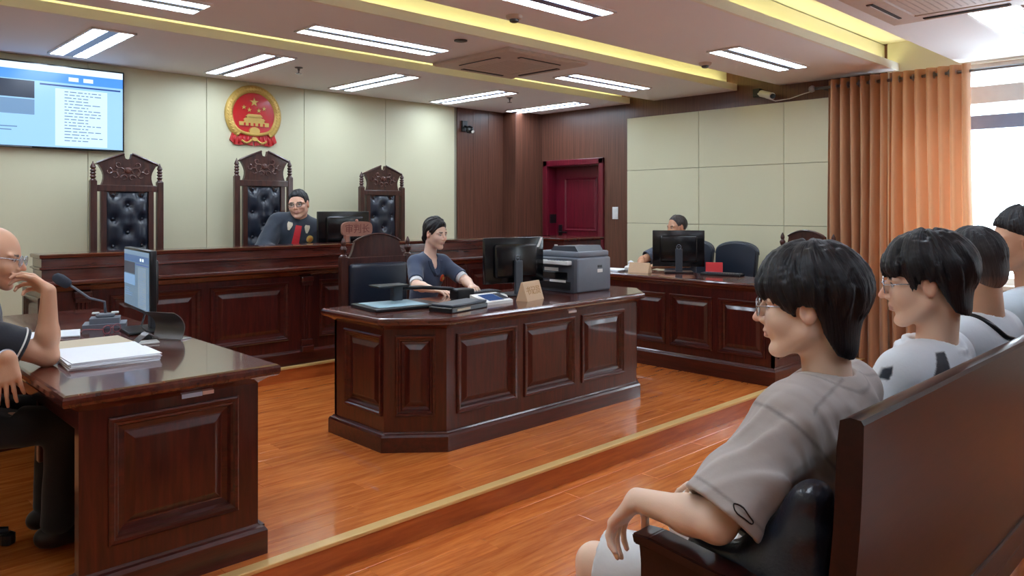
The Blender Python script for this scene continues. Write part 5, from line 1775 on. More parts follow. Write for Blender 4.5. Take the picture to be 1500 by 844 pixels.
def hair_object(root, H, zb_y, zb_z, thick, color, locks=140, h=0.005, seed=1, lock_r=0.012, tip=0.02, grow=(1.0, 1.0, 1.0), fringe=None, cap_shift=(0, 0, 0), swirl=0.5, name='hair', fade=None, extra=None, crown=(0.0, -0.05, 1.0), taper=0.006, twid=0.03, nape=None, mess=0.0):
    """zb_y/zb_z: hairline height z as a function of head-local y"""
    rnd = np.random.RandomState(seed)
    s = H.s
    F = Field(*bounds([H.c - 0.22 * s, H.c + 0.22 * s], 0.0), h)
    r0 = (0.074 + thick * grow[0], 0.094 + thick * grow[1], 0.086 + thick * grow[2])
    c0 = np.array([0 + cap_shift[0], -0.016 + cap_shift[1], 0.032 + cap_shift[2]])
    F.el(H(*c0), (r0[0] * s * H.w, r0[1] * s, r0[2] * s), 0.01, H.R)
    if nape: F.el(H(0, nape[0], nape[1]), tuple(x * s for x in nape[2]), 0.035, H.R)
    if extra: extra(F, H)
    # cut below the hairline
    X, Y, Z = np.meshgrid(*F.ax, indexing='ij')
    P = np.stack([X.ravel(), Y.ravel(), Z.ravel()], 1)
    q = H.local(P)
    zb = np.interp(q[:, 1], zb_y, zb_z).reshape(F.f.shape)
    ql = q[:, 2].reshape(F.f.shape)
    xl = np.abs(q[:, 0]).reshape(F.f.shape)
    yl = q[:, 1].reshape(F.f.shape)
    dcut = zb - ql
    F.f += (taper * np.clip(1 + dcut / twid, 0, 1) ** 2).astype(np.float32)
    F.f = np.maximum(F.f, (dcut * s * 0.8).astype(np.float32))
    cz = unit(np.array(crown))
    cx = unit(np.cross(np.array([0, 1.0, 0]), cz)); cy = np.cross(cz, cx)
    for i in range(locks):
        az = rnd.uniform(0, 2 * PI)
        th = rnd.uniform(0.15, 1.5)
        r = lock_r * rnd.uniform(0.6, 1.15)
        lift = rnd.uniform(0.95, 1.035 + mess)
        pts = []
        sw_ = rnd.normal(0, 0.25 + 6 * mess) + swirl
        for k in range(9):
            t = th + k * 0.13
            a = az + sw_ * k * 0.06
            dr = cz * math.cos(t) + (cx * math.cos(a) + cy * math.sin(a)) * math.sin(t)
            p = c0 + dr * np.array(r0) * lift
            lim = np.interp(p[1], zb_y, zb_z) - tip * rnd.uniform(0.2, 1.0)
            if p[2] < lim: break
            pts.append(p)
        if len(pts) < 3: continue
        n = len(pts)
        for k in range(n - 1):
            F.rc(H(*pts[k]), H(*pts[k + 1]), r * s * (1 - 0.75 * k / n), r * s * (1 - 0.75 * (k + 1) / n), 0.004)
    v, qd = F.mesh()
    ql = H.local(v)
    d = ql - c0
    d = d / np.array(r0)
    d /= np.linalg.norm(d, axis=1)[:, None]
    th = np.arccos(np.clip(d @ cz, -1, 1))
    a = np.arctan2(d @ cy, d @ cx) - swirl * th * 0.5
    flow = np.stack([np.cos(a) * 26, np.sin(a) * 26, th * 2.2], 1)
    col = np.tile(np.array(lin(color)), (len(v), 1))
    if fade is not None:
        fade(ql, col)
    return np_obj(name, v, qd, hair_mat, root, col, flow)

def person(label, H, B, arms, legs, skin, h=0.006, neck_r=0.056, female=False, stubble=None, lips=(0.5, 0.2, 0.17), floor_z=0.0, brow=(0.03, 0.022, 0.02)):
    """grow the continuous body; arms {q:(elbow, wrist, dir, normal, curl)}, legs {q:(knee, ankle, toe dir)}"""
    t = thing('person', label, 'person', (B.pel[0], B.pel[1], floor_z))
    pts = [B.pel, H.c + 0.16, H.c - 0.16, B.pel - 0.16, B.pel + 0.16]
    for q, a in arms.items(): pts += [a[0], a[1], np.array(a[1]) + unit(a[2]) * 0.14]
    for q, l in legs.items(): pts += [l[0], l[1], np.array(l[1]) + unit(l[2]) * 0.14, np.array(l[1]) - 0.06]
    F = Field(*bounds(pts, 0.10), h)
    B.torso(F, -0.008)
    for q, a in arms.items():
        B.arm(F, q, np.array(a[0]), np.array(a[1]))
        hand(F, a[1], a[2], a[3], a[5] if len(a) > 5 else q, a[4], s=B.s)
    for q, l in legs.items():
        B.leg(F, q, np.array(l[0]), np.array(l[1]), -0.01)
        d = unit(l[2])
        F.rc(np.array(l[1]) - d * 0.03 + V3(0, 0, -0.03), np.array(l[1]) + d * 0.13 + V3(0, 0, -0.055), 0.032, 0.022, 0.02)
    grow_head(F, H, B.nk, neck_r, female)
    v, qd = F.mesh()
    col = np.tile(np.array(lin(skin)), (len(v), 1))
    paint_head(v, H, skin, col, lips, brow, stubble)
    np_obj('body', v, qd, skin_mat, t, col)
    return t

def top_garment(root, B, arms, sleeve, color, h=0.006, off=0.012, loose=0.0, cuff=0.02, collar=0.012, wr=0.004, seed=1, name='shirt', paint=None, to_wrist=False, extra=None, waist=1.0, neck=None, hem=-0.05, folds=()):
    pts = [B.pel - 0.2, B.pel + 0.2, B.nk + 0.2, B.nk - 0.2] + [np.array(a[0]) for a in arms.values()]
    if to_wrist: pts += [np.array(a[1]) for a in arms.values()]
    F = Field(*bounds(pts, 0.13), h)
    B.torso(F, off, waist)
    ends = {}
    for q, a in arms.items():
        el, wv = np.array(a[0], float), np.array(a[1], float)
        sh = B.sh[q]
        if to_wrist:
            F.rc(sh, el, 0.058 + off + loose * 0.5, 0.056 + off + loose, 0.03)
            e = el + (wv - el) * sleeve
            F.rc(el, e + unit(wv - el) * 0.03, 0.054 + off + loose, 0.044 + off + loose, 0.02)
            dv = unit(wv - el)
        else:
            e = sh + (el - sh) * sleeve
            dv = unit(el - sh)
            F.rc(sh, e + dv * 0.04, 0.054 * B.s + off, 0.046 * B.s + off + cuff, 0.035)
        ends[q] = (e, dv)
    # neckline
    nk = neck if neck is not None else 0.060
    F.rc(B.nk - B.u * 0.035 + B.f * 0.012, B.nk + B.u * 0.10 + B.f * 0.02, nk, nk + 0.012, 0.006, cut=True)
    if collar:
        n = 20
        ring = []
        for i in range(n):
            a = 2 * PI * i / n
            ring.append(B.nk - B.u * (0.012 + 0.020 * max(0, math.sin(a))) + B.r * math.cos(a) * (nk + 0.008) + B.f * (math.sin(a) * (nk + 0.010) + 0.004))
        for i in range(n):
            F.rc(ring[i], ring[(i + 1) % n], collar, collar, 0.006)
    if extra: extra(F)
    for fo in folds: F.folds(*fo)
    if wr: F.wrinkle(wr, 34, seed)
    for q, (e, dv) in ends.items():
        F.plane_cut(e, dv, 0.13)
        F.rc(e - dv * 0.03, e + dv * 0.1, 0.041 * B.s + off * 0.4 + (loose if to_wrist else cuff) * 0.8, 0.041 * B.s + off * 0.4 + (loose if to_wrist else cuff), 0.004, cut=True)
    F.plane_cut(B.pel + B.u * hem, -B.u, 0.32)
    v, qd = F.mesh()
    col = np.tile(np.array(lin(color)), (len(v), 1))
    if paint: paint(v, col, ends)
    return np_obj(name, v, qd, cloth_mat, root, col)

def trousers(root, B, legs, color, h=0.008, off=0.010, frac=1.0, name='trousers', seed=3, loose=0.0):
    pts = [B.pel - 0.2, B.pel + 0.2]
    for l in legs.values(): pts += [np.array(l[0]), np.array(l[1])]
    F = Field(*bounds(pts, 0.12), h)
    s = B.s
    F.el(B.pel + B.u * 0.0, (0.168 * s * B.bulk + off, 0.128 * s * B.bulk + off, 0.12 * s + off), 0.04, B.Rm)
    for q, l in legs.items():
        kn, an = np.array(l[0], float), np.array(l[1], float)
        if frac < 1.0:
            e = B.hip[q] + (kn - B.hip[q]) * (frac * 1.25)
            dv = unit(kn - B.hip[q])
            F.rc(B.hip[q], e + dv * 0.05, 0.088 * s + off, 0.072 * s + off + loose, 0.04)
            F.plane_cut(e, dv, 0.15)
            F.rc(e - dv * 0.03, e + dv * 0.1, 0.062 + loose, 0.066 + loose, 0.004, cut=True)
        else:
            F.rc(B.hip[q], kn, 0.085 * s + off, 0.062 * s + off + loose, 0.04)
            F.rc(kn, an + V3(0, 0, 0.02), 0.062 * s + off + loose, 0.050 * s + off + loose, 0.03)
    F.wrinkle(0.004, 30, seed)
    F.plane_cut(B.pel + B.u * 0.10, B.u, 0.3)
    v, qd = F.mesh()
    col = np.tile(np.array(lin(color)), (len(v), 1))
    return np_obj(name, v, qd, cloth_mat, root, col)

def shoes(root, legs, color=None, h=0.007):
    for q, l in legs.items():
        an, d = np.array(l[1], float), unit(l[2])
        F = Field(*bounds([an - 0.12, an + d * 0.2, an + 0.08], 0.06), h)
        z = an[2] - 0.075
        F.rc(V3(an[0], an[1], z + 0.04) - d * 0.045, V3(an[0], an[1], z + 0.036) + d * 0.13, 0.042, 0.036, 0.02)
        F.rc(an + V3(0, 0, -0.01), an - d * 0.01 + V3(0, 0, -0.04), 0.046, 0.045, 0.02)
        F.plane_cut(V3(an[0], an[1], z) + d * 0.05, (0, 0, -1), 0.22)
        v, qd = F.mesh()
        np_obj('shoe', v, qd, shoe_mat, root)

def glasses_on(root, H, frame, lw=0.024, lh=0.020, z=0.0, y=0.099, r=0.0017):
    M = H.M() @ Matrix.Translation((0, y, z)) 
    return spectacles('glasses', '', M, frame, r / H.s, parent=root, lw=lw, lh=lh, temple=0.108, splay=-0.002 * H.w, drop=0.012, gap=0.066)

HAIR_BLACK = (17, 18, 23)
def surface(o, root):
    from mathutils.bvhtree import BVHTree
    me = o.data
    T = WM[root]
    return BVHTree.FromPolygons([T @ p.co for p in me.vertices], [tuple(p.vertices) for p in me.polygons])
def snap(tree, B, x, z, front=1, off=0.003):
    """point on the garment at body coordinates x (right), z (up from neck base), seen from front or back"""
    o = Vector(B.nk + B.Rm @ np.array([x, 0.5 * front, z]))
    hit, n, i, dd = tree.ray_cast(o, Vector(-B.f * front))
    if hit is None:
        hit, n = Vector(B.nk + B.Rm @ np.array([x, 0.1 * front, z])), Vector(B.f * front)
    if n.dot(Vector(B.f * front)) < 0: n = -n
    return hit + n * off, n
MOP_Y = (-0.13, -0.095, -0.065, -0.040, -0.030, 0.008, 0.018, 0.034, 0.046, 0.075, 0.12)
MOP_Z = (-0.125, -0.120, -0.105, -0.055, 0.006, 0.012, -0.016, -0.012, 0.014, 0.022, 0.024)
MOP_N = (-0.046, -0.050, (0.073, 0.066, 0.125))
# ---- young man in the grey T-shirt, nearest on the public bench
H = Head((1.734, 0.80, 1.272), (-0.358, 0.933), -3, 0, 1.03)
B = Body((1.80, 0.87, 0.575), (1.785, 0.765, 1.088), (-0.03, 1.0), 0.185, 1.02)
B.sh[-1] = np.array([1.62, 0.785, 1.02])
arms = {-1: ((1.452, 0.865, 0.822), (1.452, 1.075, 0.815), (0.02, 0.62, -0.78), (0.0, -0.80, -0.6), (0.35, 0.5, 0.4)),
        1: ((2.0, 0.88, 0.80), (1.96, 1.12, 0.72), (-0.1, 0.95, -0.2), (0, -0.1, -1), (0.3, 0.3, 0.3))}
legs = {-1: ((1.60, 1.325, 0.535), (1.55, 1.34, 0.09), (-0.1, 1, 0)), 1: ((2.05, 1.33, 0.555), (2.06, 1.36, 0.09), (0.1, 1, 0))}
P1 = person('young man in glasses and grey T-shirt at the near end of the public bench', H, B, arms, legs, (238, 204, 178), h=0.0045, neck_r=0.053)
def soft_line(col, dist, width, target):
    w = np.clip(1.3 - np.abs(dist) / width, 0, 1)[:, None]
    col[:] = col * (1 - w) + np.array(target) * w
def grey_paint(v, col, ends, B=B):
    base = col[0].copy()
    for q in (-1, 1):
        e, dv = ends[q]
        near = np.linalg.norm(v - e, axis=1) < 0.12
        t = np.where(near, (v - e) @ dv, 1.0)
        soft_line(col, t + 0.026, 0.004, base * 0.66)
        # armhole seam
        ql = (v - B.sh[q]) @ dv
        side = (v - B.nk) @ B.r * q
        soft_line(col, np.where((side > 0.07) & (np.linalg.norm(v - B.sh[q], axis=1) < 0.16), ql - 0.012 - 0.0, 1.0), 0.005, base * 0.6)
    q_ = v - (B.nk - B.u * 0.02 + B.f * 0.01)
    rad_ = np.sqrt((q_ @ B.r) ** 2 + (q_ @ B.f) ** 2)
    soft_line(col, np.where(np.abs(q_ @ B.u) < 0.06, rad_ - 0.094, 1.0), 0.004, base * 0.68)
    # shoulder seam running from the collar to the armhole
    ql = (v - B.nk) @ B.Rm
    soft_line(col, np.where((ql[:, 2] > -0.12) & (np.abs(ql[:, 0]) < 0.19) & (np.abs(ql[:, 0]) > 0.05), ql[:, 1] + 0.045, 1.0), 0.004, base * 0.7)
sh1 = top_garment(P1, B, arms, 0.93, (182, 174, 168), h=0.0052, off=0.016, cuff=0.036, wr=0.006, folds=[((1.54, 0.82, 0.93), 0.13, (0.55, 0.75, 0.25), 0.050, 0.0075, 1), ((1.70, 0.68, 0.90), 0.15, (0.5, 0.1, 0.85), 0.075, 0.008, 2), ((1.62, 0.72, 1.0), 0.09, (0.7, -0.2, 0.6), 0.04, 0.006, 3)], seed=5, name='shirt', paint=grey_paint, waist=1.04)
trousers(P1, B, legs, (222, 226, 228), frac=0.74, name='shorts', loose=0.012)
shoes(P1, legs)
tree = surface(sh1, P1)
P = []
for k in range(20):
    a_ = 2 * PI * k / 20
    w_ = V3(1.402, 0.775, 0.882) + V3(0.014, -0.0135, -0.020) * math.cos(a_) + V3(0.004, -0.004, 0.005) * math.sin(a_) * (1 + 0.25 * math.cos(3 * a_))
    dr_ = unit(V3(1.40, 0.775, -0.62))
    hit, n, fi, dd = tree.ray_cast(Vector(w_ - dr_ * 0.25), Vector(dr_))
    if hit is not None: P.append(hit + n * 0.0008)
b = BM(); tube(b, P, 0.0016, 5, closed=True); obj('sleeve_motif', b, black_plastic, P1)
hair_object(P1, H, MOP_Y, MOP_Z, 0.018, HAIR_BLACK, locks=460, h=0.004, seed=3, lock_r=0.0085, tip=0.014, grow=(0.75, 1.25, 1.0), cap_shift=(0, -0.006, 0.004), nape=MOP_N, taper=0.004, mess=0.035)
glasses_on(P1, H, thin_metal)

t = thing('leather_bag', 'glossy black leather bag tucked between the young man in grey and the bench end', 'bag', (1.49, 0.80, 0.475))
F = Field((1.40, 0.56, 0.44), (1.62, 1.06, 0.98), 0.007)
for z_, hx in ((0.52, 0.045), (0.60, 0.05), (0.68, 0.045), (0.745, 0.034)):
    F.rc((1.498, 0.745, z_), (1.498, 0.93, z_ - 0.01), hx, hx * 0.95, 0.04)
for y_, z0_, z1_ in ((0.672, 0.58, 0.915), (0.705, 0.60, 0.88), (0.745, 0.62, 0.82), (0.79, 0.64, 0.765)):
    F.rc((1.505, y_ + 0.01, z0_), (1.51, y_, z1_), 0.046, 0.036, 0.05)
F.wrinkle(0.005, 40, 4)
F.plane_cut((1.498, 0.84, 0.478), (0, 0, -1), 0.4)
v, qd = F.mesh()
np_obj('bag_body', v, qd, leather, t)
b = BM(); tube(b, [(1.498, 0.79, 0.765), (1.497, 0.80, 0.80), (1.497, 0.84, 0.812), (1.498, 0.88, 0.80), (1.498, 0.89, 0.762)], 0.007, 8); obj('handle', b, leather, t, smooth=True)
# ---- young man in the white polo shirt
H = Head((2.345, 0.735, 1.288), (-0.34, 0.94), -6, 0, 1.03)
B = Body((2.40, 0.86, 0.575), (2.385, 0.715, 1.105), (-0.03, 1.0), 0.185, 1.02)
arms = {-1: ((2.14, 0.87, 0.83), (2.22, 1.06, 0.66), (0.1, 0.9, -0.3), (0.1, -0.2, -1), (0.3, 0.4, 0.3)),
        1: ((2.66, 0.88, 0.83), (2.58, 1.08, 0.66), (-0.1, 0.9, -0.3), (-0.1, -0.2, -1), (0.3, 0.4, 0.3))}
legs = {-1: ((2.30, 1.32, 0.55), (2.30, 1.34, 0.09), (0, 1, 0)), 1: ((2.52, 1.32, 0.55), (2.54, 1.34, 0.09), (0, 1, 0))}
P2 = person('young man in glasses and white collared shirt with dark shoulder patch, second on the bench', H, B, arms, legs, (232, 192, 164), h=0.0055, neck_r=0.052)
def paint_poly(v, col, c, U, V, poly, color, rad):
    """dye a polygon of the cloth: poly in metres along U, V around the point c"""
    q = v - np.array(c); x, y = q @ np.array(U), q @ np.array(V)
    m = np.linalg.norm(q, axis=1) < rad
    dmin = np.full(len(v), 9.0)
    n = len(poly)
    for k in range(n):
        (x0, y0), (x1, y1) = poly[k], poly[(k + 1) % n]
        L = math.hypot(x1 - x0, y1 - y0)
        dmin = np.minimum(dmin, ((x1 - x0) * (y - y0) - (y1 - y0) * (x - x0)) / L)
    w = np.clip(dmin / 0.004 + 0.5, 0, 1) * m
    col[:] = col * (1 - w[:, None]) + np.array(lin(color)) * w[:, None]
def polo_paint(v, col, ends, B=B):
    paint_poly(v, col, (2.243, 0.681, 1.057), (0.718, -0.696, 0), (0, 0, 1), [(0.055, -0.10), (0.048, 0.050), (0.013, 0.050), (-0.095, -0.10)], (38, 44, 54), 0.14)
    paint_poly(v, col, (2.16, 0.80, 1.06), (0.718, -0.696, 0), (0, 0, 1), [(0.012, -0.02), (0.03, 0.022), (0.006, 0.008), (-0.006, -0.02)], (38, 44, 54), 0.06)
def polo_collar(F, B=B):
    n = 18
    for i in range(n):
        a0, a1 = 2 * PI * i / n, 2 * PI * (i + 1) / n
        def p(a, up, out): return B.nk + B.u * (up - 0.018 * max(0, math.sin(a))) + B.r * math.cos(a) * (0.072 + out) + B.f * (math.sin(a) * (0.074 + out) + 0.004)
        F.rc(p(a0, 0.012, 0), p(a1, 0.012, 0), 0.008, 0.008, 0.006)
        F.rc(p(a0, -0.012, 0.016), p(a1, -0.012, 0.016), 0.007, 0.007, 0.008)
top_garment(P2, B, arms, 0.8, (222, 230, 236), h=0.0048, off=0.014, cuff=0.02, wr=0.004, seed=8, paint=polo_paint, extra=polo_collar)
trousers(P2, B, legs, (40, 44, 52)); shoes(P2, legs)
hair_object(P2, H, MOP_Y, tuple(z + 0.008 + (0.018 if z < -0.05 else 0) for z in MOP_Z), 0.017, HAIR_BLACK, locks=380, h=0.0045, seed=9, lock_r=0.0085, tip=0.013, grow=(0.8, 1.1, 1.0), cap_shift=(0, -0.004, 0.004), nape=MOP_N, taper=0.004, mess=0.035)
glasses_on(P2, H, thin_metal)

# ---- man with cropped hair and black strap
H = Head((2.960, 0.775, 1.305), (0.35, 0.94), -4, 0, 1.02)
B = Body((2.985, 0.87, 0.575), (2.975, 0.735, 1.115), (0.1, 1.0), 0.19, 1.03, 1.05)
arms = {-1: ((2.745, 0.88, 0.83), (2.825, 1.08, 0.66), (0.1, 0.9, -0.3), (0.1, -0.2, -1), (0.3, 0.4, 0.3)),
        1: ((3.185, 0.86, 0.83), (3.145, 1.08, 0.66), (-0.1, 0.9, -0.3), (-0.1, -0.2, -1), (0.3, 0.4, 0.3))}
legs = {-1: ((2.895, 1.32, 0.55), (2.895, 1.34, 0.09), (0, 1, 0)), 1: ((3.105, 1.32, 0.55), (3.125, 1.34, 0.09), (0, 1, 0))}
P3 = person('man seen from behind with cropped hair, white T-shirt and black strap, third on the bench', H, B, arms, legs, (206, 158, 126), h=0.0065, neck_r=0.056)
sh3 = top_garment(P3, B, arms, 0.8, (218, 226, 232), h=0.007, off=0.014, cuff=0.02, wr=0.004, seed=12)
trousers(P3, B, legs, (44, 46, 54)); shoes(P3, legs)
def crop_fade(ql, col):
    low = np.clip((0.085 - ql[:, 2]) / 0.12, 0, 1) * (ql[:, 1] < 0.05)
    col[:] = col * (1 - low[:, None] * 0.8) + np.array(lin((74, 62, 58))) * low[:, None] * 0.8
    w = np.clip((-0.035 - ql[:, 2]) / 0.05, 0, 0.75)[:, None]
    col[:] = col * (1 - w) + np.array(lin((150, 114, 94))) * w
hair_object(P3, H, (-0.13, -0.085, -0.04, -0.01, 0.02, 0.05, 0.08), (-0.085, -0.078, -0.045, 0.012, 0.03, 0.055, 0.07), 0.006, (26, 26, 30), locks=150, h=0.0045, seed=14, lock_r=0.005, tip=0.002, grow=(0.5, 0.8, 2.4), fade=crop_fade, taper=0.004, nape=(-0.055, -0.03, (0.062, 0.055, 0.065)))
tree = surface(sh3, P3)
b = BM()
P = []
way = [(-0.125, 0.13, -0.16), (-0.125, 0.10, -0.06), (-0.115, 0.03, 0.02), (-0.10, -0.05, 0.012), (-0.075, -0.10, -0.012), (-0.01, -0.11, -0.03), (0.06, -0.11, -0.065), (0.12, -0.11, -0.12), (0.17, -0.09, -0.20), (0.20, -0.05, -0.30)]
for k in range(55):
    t_ = k / 54 * (len(way) - 1)
    i_ = min(int(t_), len(way) - 2)
    w_ = np.array(way[i_]) * (1 - t_ + i_) + np.array(way[i_ + 1]) * (t_ - i_)
    hit, n, fi, dd = tree.find_nearest(Vector(B.nk + B.Rm @ w_))
    P.append(hit + n * 0.003)
for _ in range(3):
    P = [P[0]] + [(P[q - 1] + P[q] * 2 + P[q + 1]) / 4 for q in range(1, len(P) - 1)] + [P[-1]]
tube(b, P, 0.0085, 8)
obj('bag_strap', b, black_plastic, P3, smooth=True)

# ---- man at the right frame edge
H = Head((3.52, 0.755, 1.365), (-0.38, 0.925), -2, 0, 1.03)
B = Body((3.60, 0.86, 0.60), (3.585, 0.72, 1.165), (-0.05, 1.0), 0.19, 1.05)
arms = {-1: ((3.39, 0.82, 0.86), (3.46, 1.08, 0.68), (0.1, 0.9, -0.3), (0.1, -0.2, -1), (0.3, 0.4, 0.3)),
        1: ((3.86, 0.88, 0.86), (3.78, 1.08, 0.68), (-0.1, 0.9, -0.3), (-0.1, -0.2, -1), (0.3, 0.4, 0.3))}
legs = {-1: ((3.50, 1.33, 0.57), (3.50, 1.36, 0.09), (0, 1, 0)), 1: ((3.72, 1.33, 0.57), (3.74, 1.36, 0.09), (0, 1, 0))}
P4 = person('tall man with faded sides in pale shirt on the bench at the right frame edge', H, B, arms, legs, (214, 166, 134), h=0.007, neck_r=0.058)
top_garment(P4, B, arms, 0.8, (206, 222, 232), h=0.007, off=0.014, cuff=0.02, wr=0.004, seed=15)
trousers(P4, B, legs, (44, 46, 54)); shoes(P4, legs)
hair_object(P4, H, (-0.13, -0.085, -0.04, -0.01, 0.02, 0.05, 0.08), (-0.07, -0.06, -0.01, 0.02, 0.03, 0.05, 0.065), 0.010, (24, 24, 28), locks=160, h=0.005, seed=16, lock_r=0.006, tip=0.003, grow=(0.4, 0.8, 2.2), taper=0.006, fade=crop_fade)

# ---- bald man at the left edge
H = Head((0.615, 3.575, 1.305), (0.90, -0.43), -10, 4, 1.02)
B = Body((0.41, 3.69, 0.685), (0.545, 3.615, 1.125), (0.95, -0.30), 0.185, 1.0, 1.12)
arms = {1: ((0.765, 3.43, 0.915), (0.765, 3.405, 1.175), (-0.40, 0.84, 0.36), (-0.85, -0.25, -0.42), (0.6, 0.85, 0.6)),
        -1: ((0.595, 3.62, 0.86), (0.615, 3.335, 0.945), (0.02, -0.22, -0.97), (0.35, 0.85, -0.2), (0.15, 0.2, 0.2))}
legs = {1: ((0.845, 3.50, 0.62), (0.82, 3.50, S + 0.09), (1, -0.2, 0)), -1: ((0.86, 3.72, 0.62), (0.84, 3.74, S + 0.09), (1, 0.1, 0))}
P5 = person('bald man in glasses and dark polo shirt resting his chin on his hand, left edge', H, B, arms, legs, (212, 162, 130), h=0.0055, neck_r=0.062, floor_z=S)
sh5 = top_garment(P5, B, arms, 0.70, (26, 29, 38), h=0.006, off=0.016, cuff=0.02, wr=0.004, seed=21, collar=0.013)
tree = surface(sh5, P5)
for q in (1, -1):
    sh_, el_ = B.sh[q], np.array(arms[q][0])
    dv = unit(el_ - sh_); e = sh_ + (el_ - sh_) * 0.70 - dv * 0.016
    s1 = unit(np.cross(dv, [0, 0, 1.0])); s2 = np.cross(dv, s1)
    P = []
    for k in range(32):
        o_ = s1 * math.cos(2 * PI * k / 32) + s2 * math.sin(2 * PI * k / 32)
        hit, n, fi, dd = tree.ray_cast(Vector(e + o_ * 0.11), Vector(-o_))
        if hit is not None: P.append(hit + n * 0.0005)
    b = BM(); tube(b, P, 0.0034, 6, closed=True); obj('sleeve_stripe', b, white_plastic, P5, smooth=True)
trousers(P5, B, legs, (20, 21, 25)); shoes(P5, legs)
glasses_on(P5, H, thin_metal)
w0, w1 = np.array([0.611, 3.352, 0.940]), np.array([0.615, 3.335, 0.945])
b = BM(); dv = unit(w1 - np.array([0.595, 3.62, 0.86]))
Mw = Matrix.Translation(Vector(w1 - dv * 0.02)) @ Vector(dv).to_track_quat('Z', 'Y').to_matrix().to_4x4()
lathe(b, [(0.0275, -0.011), (0.032, -0.010), (0.032, 0.010), (0.0275, 0.011)], seg=20, M=Mw); obj('watch_strap', b, grey_metal, P5, sharp=40)
b = BM(); lathe(b, [(0.016, 0), (0.017, 0.004), (0.013, 0.009)], seg=16, M=Mw @ Matrix.Translation((0.0, -0.031, 0)) @ Matrix.Rotation(R(90), 4, 'X')); obj('watch_case', b, gloss_black, P5, sharp=40)

# ---- judge
H = Head((3.455, 6.40, 1.535), (-0.70, -0.71), -3, -4, 1.08, 1.06)
B = Body((3.46, 6.60, 0.95), (3.495, 6.46, 1.402), (-0.40, -0.9), 0.19, 1.05, 1.14)
arms = {1: ((3.13, 6.44, 1.115), (3.20, 6.19, 1.075), (0.5, -0.8, 0.0), (0.1, 0, -1), (0.2, 0.3, 0.3)),
        -1: ((3.80, 6.33, 1.11), (3.56, 6.17, 1.07), (-0.8, -0.3, 0.0), (0, 0, -1), (0.2, 0.3, 0.3))}
legs = {1: ((3.40, 6.36, 0.87), (3.42, 6.34, 0.44), (-0.3, -1, 0)), -1: ((3.62, 6.32, 0.87), (3.62, 6.33, 0.44), (-0.1, -1, 0))}
P6 = person('judge in dark robe and glasses sitting behind the raised bench under the emblem', H, B, arms, legs, (228, 178, 152), h=0.007, neck_r=0.064, floor_z=0.35)
sh6 = top_garment(P6, B, arms, 0.92, (40, 48, 60), h=0.007, off=0.02, loose=0.014, wr=0.006, seed=31, name='robe', to_wrist=True, collar=0.014, hem=-0.1)
trousers(P6, B, legs, (26, 28, 34)); shoes(P6, legs)
hair_object(P6, H, (-0.13, -0.085, -0.04, -0.012, 0.008, 0.022, 0.036, 0.055, 0.08), (-0.075, -0.06, -0.03, 0.02, 0.012, -0.012, 0.014, 0.056, 0.080), 0.006, (20, 19, 22), locks=160, h=0.0045, seed=33, lock_r=0.0045, tip=0.001, grow=(0.35, 0.8, 2.0), taper=0.005)
glasses_on(P6, H, thin_dark, lw=0.025, lh=0.017, r=0.0022)
robe_red = plain('robe_red', (196, 34, 44), 0.6)
braid = plain('pale_braid', (206, 196, 170), 0.5)
def strip_on(tree, B, name, rows_xz, th, m, root, front=1, off=0.002):
    """closed strip on the garment: rows of (x_left, x_right, z)"""
    b = BM(); rows = []
    for x0, x1, z in rows_xz:
        (p0, n0), (p1, n1) = snap(tree, B, x0, z, front, off), snap(tree, B, x1, z, front, off)
        rows.append([b.verts.new(p0), b.verts.new(p1), b.verts.new(p1 + n1 * th), b.verts.new(p0 + n0 * th)])
    for A_, B_ in zip(rows[:-1], rows[1:]):
        for i in range(4):
            j = (i + 1) % 4
            b.faces.new((A_[i], A_[j], B_[j], B_[i]))
    b.faces.new(rows[0]); b.faces.new(rows[-1][::-1])
    return obj(name, b, m, root)
def chest_disc(tree, B, name, x, z, r, m, root):
    c, n = snap(tree, B, x, z, 1, 0.001)
    Mx = Matrix.Translation(c) @ n.to_track_quat('Z', 'Y').to_matrix().to_4x4()
    b = BM(); lathe(b, [(r, -0.004), (r, 0.005), (r * 0.8, 0.009), (r * 0.5, 0.010)], seg=18, M=Mx)
    return obj(name, b, m, root, sharp=40), Mx
tree = surface(sh6, P6)
strip_on(tree, B, 'red_front_panel', [(-0.026 - 0.001 * k, 0.026 + 0.001 * k, -0.035 - 0.03 * k) for k in range(12)], 0.005, robe_red, P6)
for q in (-1, 1):
    rows_ = [(q * 0.058, q * 0.095, -0.022), (q * 0.052, q * 0.100, -0.040), (q * 0.060, q * 0.096, -0.062), (q * 0.074, q * 0.088, -0.090)]
    strip_on(tree, B, 'collar_braid', rows_ if q > 0 else [(b_, a_, z_) for a_, b_, z_ in rows_], 0.005, braid, P6)
o, Mx = chest_disc(tree, B, 'breast_badge', -0.120, -0.140, 0.034, em_gold, P6)
b = BM(); lathe(b, [(0.018, 0.010), (0.016, 0.013), (0.006, 0.014)], seg=14, M=Mx); obj('badge_centre', b, plain('badge_orange', (222, 140, 60), 0.4), o)

